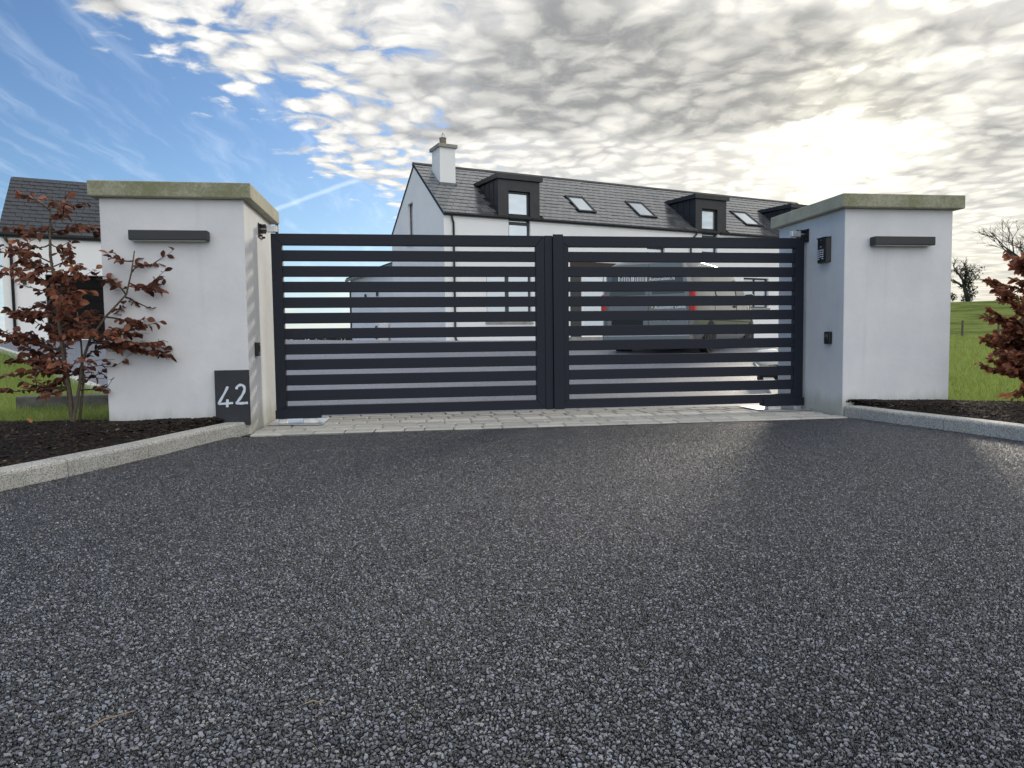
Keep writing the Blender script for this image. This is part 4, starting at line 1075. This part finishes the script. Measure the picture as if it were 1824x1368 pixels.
shrub('copper_shrub', (4.08, 5.55, .12), [(P3(T2), .018, .005), (P3([(.02, 0), (-.03, .3), (-.08, .55), (-.14, .8)]), .012, .004)], BR2, 21,
      'dense copper beech shrub with russet leaves at the right edge beside the field', 200, depth=.34, dens=3.0, lsc=.94)

# ------------------------------------------------------------------ grass
def grass(name, n, fx, mat, label, sd, hmin, hmax, wid, lean=.5):
    r_ = np.random.RandomState(sd); x, y = fx(r_, n); n = len(x)
    z = terrain(x, y) - .04
    h = r_.uniform(hmin, hmax, n); a = r_.uniform(0, 6.28, n); w = wid * r_.uniform(.6, 1.3, n); ln = r_.uniform(.1, lean * 2, n) * h; la = r_.uniform(0, 6.28, n)
    ca, sa = np.cos(a) * w, np.sin(a) * w; lx, ly = np.cos(la) * ln, np.sin(la) * ln
    V = np.stack([np.stack([x - ca, y - sa, z], -1), np.stack([x + ca, y + sa, z], -1), np.stack([x + ca * .7 + lx * .3, y + sa * .7 + ly * .3, z + h * .6], -1), np.stack([x - ca * .7 + lx * .3, y - sa * .7 + ly * .3, z + h * .6], -1), np.stack([x + lx, y + ly, z + h], -1)], 1).reshape(-1, 3)
    b = np.arange(n)[:, None] * 5
    F = np.concatenate([b + np.array([[0, 1, 2]]), b + np.array([[0, 2, 3]]), b + np.array([[3, 2, 4]])])
    o = np_mesh(name, V, F, mat); tag(o, label, 'grass', None, 'stuff'); return o
def f_right(r_, n):
    y = 4.6 + 18 * r_.rand(n) ** 1.9; x = 3.45 + (y - 4.6) * .28 + r_.rand(n) * (2.6 + (y - 4.6) * .75)
    k = (x > np.interp(y, [p[1] for p in RIGHT], [p[0] for p in RIGHT]) + .2) & (y > 5.62 + .05 * np.sin(x * 9) - np.clip((x - 4.0) * .75, 0, 4))
    return x[k], y[k]
def f_left(r_, n):
    y = 4.9 + 9.5 * r_.rand(n) ** 1.6; x = -2.78 - r_.rand(n) * (3.4 + (y - 4.9) * .75) - (y - 4.9) * .2
    k = (x < np.interp(y, [p[1] for p in LEFT], [p[0] for p in LEFT]) - .16 + (y < 6.15) * .8) & (y > 4.98 + .05 * np.sin(x * 8) - np.clip((-x - 3.5) * .5, 0, 3))
    return x[k], y[k]
def f_behind(r_, n):
    y = 8.0 + 12 * r_.rand(n); x = np.interp(y, [p[1] for p in RIGHT], [p[0] for p in RIGHT]) + .15 + r_.rand(n) * 2.5
    return x, y
grass('lawn_grass', 90000, f_right, GRASS, 'green grass of the field beside and behind the right pillar', 1, .05, .12, .0032)
grass('lawn_grass', 60000, f_left, GRASS, 'green grass strip behind the copper shrub at the left', 2, .06, .16, .0030)
grass('lawn_grass', 14000, f_behind, GRASS, 'short grass along the right edge of the rear drive', 3, .04, .08, .004)
def f_near(r_, n): return -4.15 + 1.42 * r_.rand(n), 5.02 + 1.1 * r_.rand(n)
grass('lawn_grass', 7000, f_near, GRASS, 'longer green grass between the left flower bed and the low concrete kerb wall', 7, .10, .20, .0032)
def f_tuft(cx, cy, rx, ry):
    return lambda r_, n: (cx + r_.randn(n) * rx, cy + r_.randn(n) * ry)
grass('grass_tuft', 260, f_tuft(3.85, 5.30, .16, .05), DRYG, 'straggly dry grass at the soil edge under the right copper shrub', 4, .10, .24, .0022, .5)
grass('grass_tuft', 420, f_tuft(-2.95, 4.98, .34, .05), DRYG, 'straggly dry grass at the soil edge behind the left copper shrub', 5, .12, .22, .0024, .7)

# ------------------------------------------------------------------ far field: fence, trees, hedge
FP = [(10.0, 21.3), (11.2, 21.35), (12.4, 21.4), (13.62, 21.5), (14.78, 21.6), (15.9, 21.7), (17.1, 21.8), (18.3, 21.9)]
fw_ = empty('field_fence', (FP[0][0], FP[0][1], TZ(*FP[0]))); tag(fw_, 'thin post and wire fence crossing the green field at the right', 'fence')
def at(x, y, z): return Vector((x, y, z)) - Vector((FP[0][0], FP[0][1], TZ(*FP[0])))
for x, y in FP:
    MB().tube([at(x, y, TZ(x, y) - .1), at(x + .01, y, TZ(x, y) + .45)], [.035, .03], 7).build('post', POST, fw_)
for h in (.12, .40):
    MB().tube([at(x, y - .03, TZ(x, y) + h) for x, y in FP], .0035, 5).build('wire', DARKST, fw_)
def leaf_cloud(mb, c, rad, n, size, r_):
    for _ in range(n):
        while True:
            p = Vector((r_.uniform(-1, 1), r_.uniform(-1, 1), r_.uniform(-1, 1)))
            if p.length < 1: break
        p = Vector((p.x * rad[0], p.y * rad[1], p.z * rad[2])) + Vector(c); s = size * r_.uniform(.6, 1.3)
        a = Vector((r_.uniform(-1, 1), r_.uniform(-1, 1), r_.uniform(-1, 1))).normalized(); b = a.orthogonal().normalized()
        mb.add([p - a * s, p + b * s * .7, p + a * s, p - b * s * .7], [(0, 1, 2, 3)])
def bare_tree(name, x, y, H, seed, label, ivy, spread=.55, tr=.12, levels=5):
    r_ = random.Random(seed); z = TZ(x, y) - .05; root = empty(name, (x, y, z)); mbt, mbb = MB(), MB(); tips = []
    def grow(p, d, L, rad, lev):
        n = 4; pts = [p]; q = p.copy(); dd = d.copy()
        for i in range(n):
            dd = (dd + Vector((r_.uniform(-.22, .22), r_.uniform(-.22, .22), r_.uniform(-.1, .18)))).normalized(); q = q + dd * L / n; pts.append(q.copy())
        (mbt if lev == 0 else mbb).tube(pts, [rad * (1 - .4 * i / n) for i in range(n + 1)], 7 if lev < 2 else 4, cap=False)
        tips.append((pts[2], lev))
        if lev < levels:
            for k in range(r_.choice((2, 3, 3)) + (1 if lev == 0 else 0) + (1 if lev >= 3 else 0)):
                i = r_.randint(2, n); a = r_.uniform(0, 6.28); sp = spread * r_.uniform(.6, 1.5)
                o = dd.orthogonal().normalized(); o.rotate(Matrix.Rotation(a, 3, dd))
                grow(pts[i], (dd + o * sp + Vector((0, 0, .05))).normalized(), L * r_.uniform(.58, .82), rad * .55, lev + 1)
    grow(Vector((0, 0, 0)), Vector((r_.uniform(-.1, .1), 0, 1)), H * .34, tr, 0)
    mbt.build('trunk', GREYTWIG, root); mbb.build('branch', GREYTWIG, root, fix=False)
    if ivy:
        mb = MB()
        for k in range(26):
            t_ = k / 25; zc = H * (.02 + .58 * t_); w = H * (.10 + .07 * math.sin(t_ * 7 + 1) * t_ + .05 * t_)
            leaf_cloud(mb, (r_.uniform(-.5, .5) * w + (.15 * H * (t_ - .4) * r_.choice((-1, 1)) if t_ > .6 else 0), r_.uniform(-.4, .4) * w, zc), (w, w, H * .05), 75, H * .016, r_)
        o = mb.build('ivy', IVY, root, fix=False)
    tag(root, label, 'tree'); return root
bare_tree('ivy_clad_tree', 42.4, 66.2, 5.3, 4, 'ivy clad tree with bare top twigs on the hill beyond the right pillar', True, .7, .22, 4)
bare_tree('bare_tree', 44.1, 60.6, 10.0, 9, 'bare winter tree at the right edge of the photo above the copper shrub', False, .62, .17, 5)
def bush(name, x, y, w, h, n, mat, label, seed, cat='bush'):
    r_ = random.Random(seed); root = empty(name, (x, y, TZ(x, y) - .05)); mb = MB()
    for k in range(7): leaf_cloud(mb, (r_.uniform(-.5, .5) * w, r_.uniform(-.4, .4) * w, h * r_.uniform(.2, .6)), (w * .4, w * .4, h * .42), n // 7, h * .06, r_)
    mb.build('foliage', mat, root, fix=False); MB().tube([(0, 0, -.1), (.02, 0, h * .5)], [h * .05, h * .02], 6).build('stem', GREYTWIG, root)
    tag(root, label, cat)
bush('dark_bush', 41.0, 67.0, .9, 1.1, 900, IVY, 'small dark bush on the hill skyline touching the right pillar edge', 3)
r_ = random.Random(14); mb = MB()
for k in range(120):
    x = -34 + k * .26; y = 72 + 2 * math.sin(k * .15)
    leaf_cloud(mb, (x, y, .62 + r_.uniform(.2, .5)), (.55, .5, r_.uniform(.3, .75)), 70, .10, r_)
tag(mb.build('hedge', HEDGE, fix=False), 'far dark field hedge glimpsed low between the slats of the left gate leaf', 'hedge')

# ------------------------------------------------------------------ litter
def twig_obj(x, y, L, ang, label, mat):
    o = MB().tube([(-L / 2, 0, 0), (-L * .1, .004, .003), (L / 2, -.003, .001)], [.0007, .0014, .0006], 5).build('twig', mat)
    o.location = (x, y, .006); o.rotation_euler = (0, 0, ang); tag(o, label, 'twig')
STRAW = simple('straw', (.34, .25, .15), .7, 0, .2, 40)
twig_obj(-.668, 1.135, .075, R(50), 'thin straw coloured twig on the asphalt, bottom left', STRAW)
twig_obj(-.345, 1.18, .036, R(8), 'short straw coloured twig on the asphalt right of the longer twig', STRAW)
def fallen(x, y, z, label, s=1.0):
    o = bpy.data.objects.new('fallen_leaf', LEAVES[3].copy()); COL.objects.link(o); o.location = (x, y, z); o.scale = (s, s, s); o.rotation_euler = (R(25), R(20), 1.0)
    o.data.materials[0] = FALL; tag(o, label, 'leaf')
FALL = simple('orange_leaf', (.42, .17, .05), .6, 0, .2, 30)
fallen(-3.15, 4.62, .128, 'fallen orange leaf on the dark soil left of the copper shrub stem', 1.1)
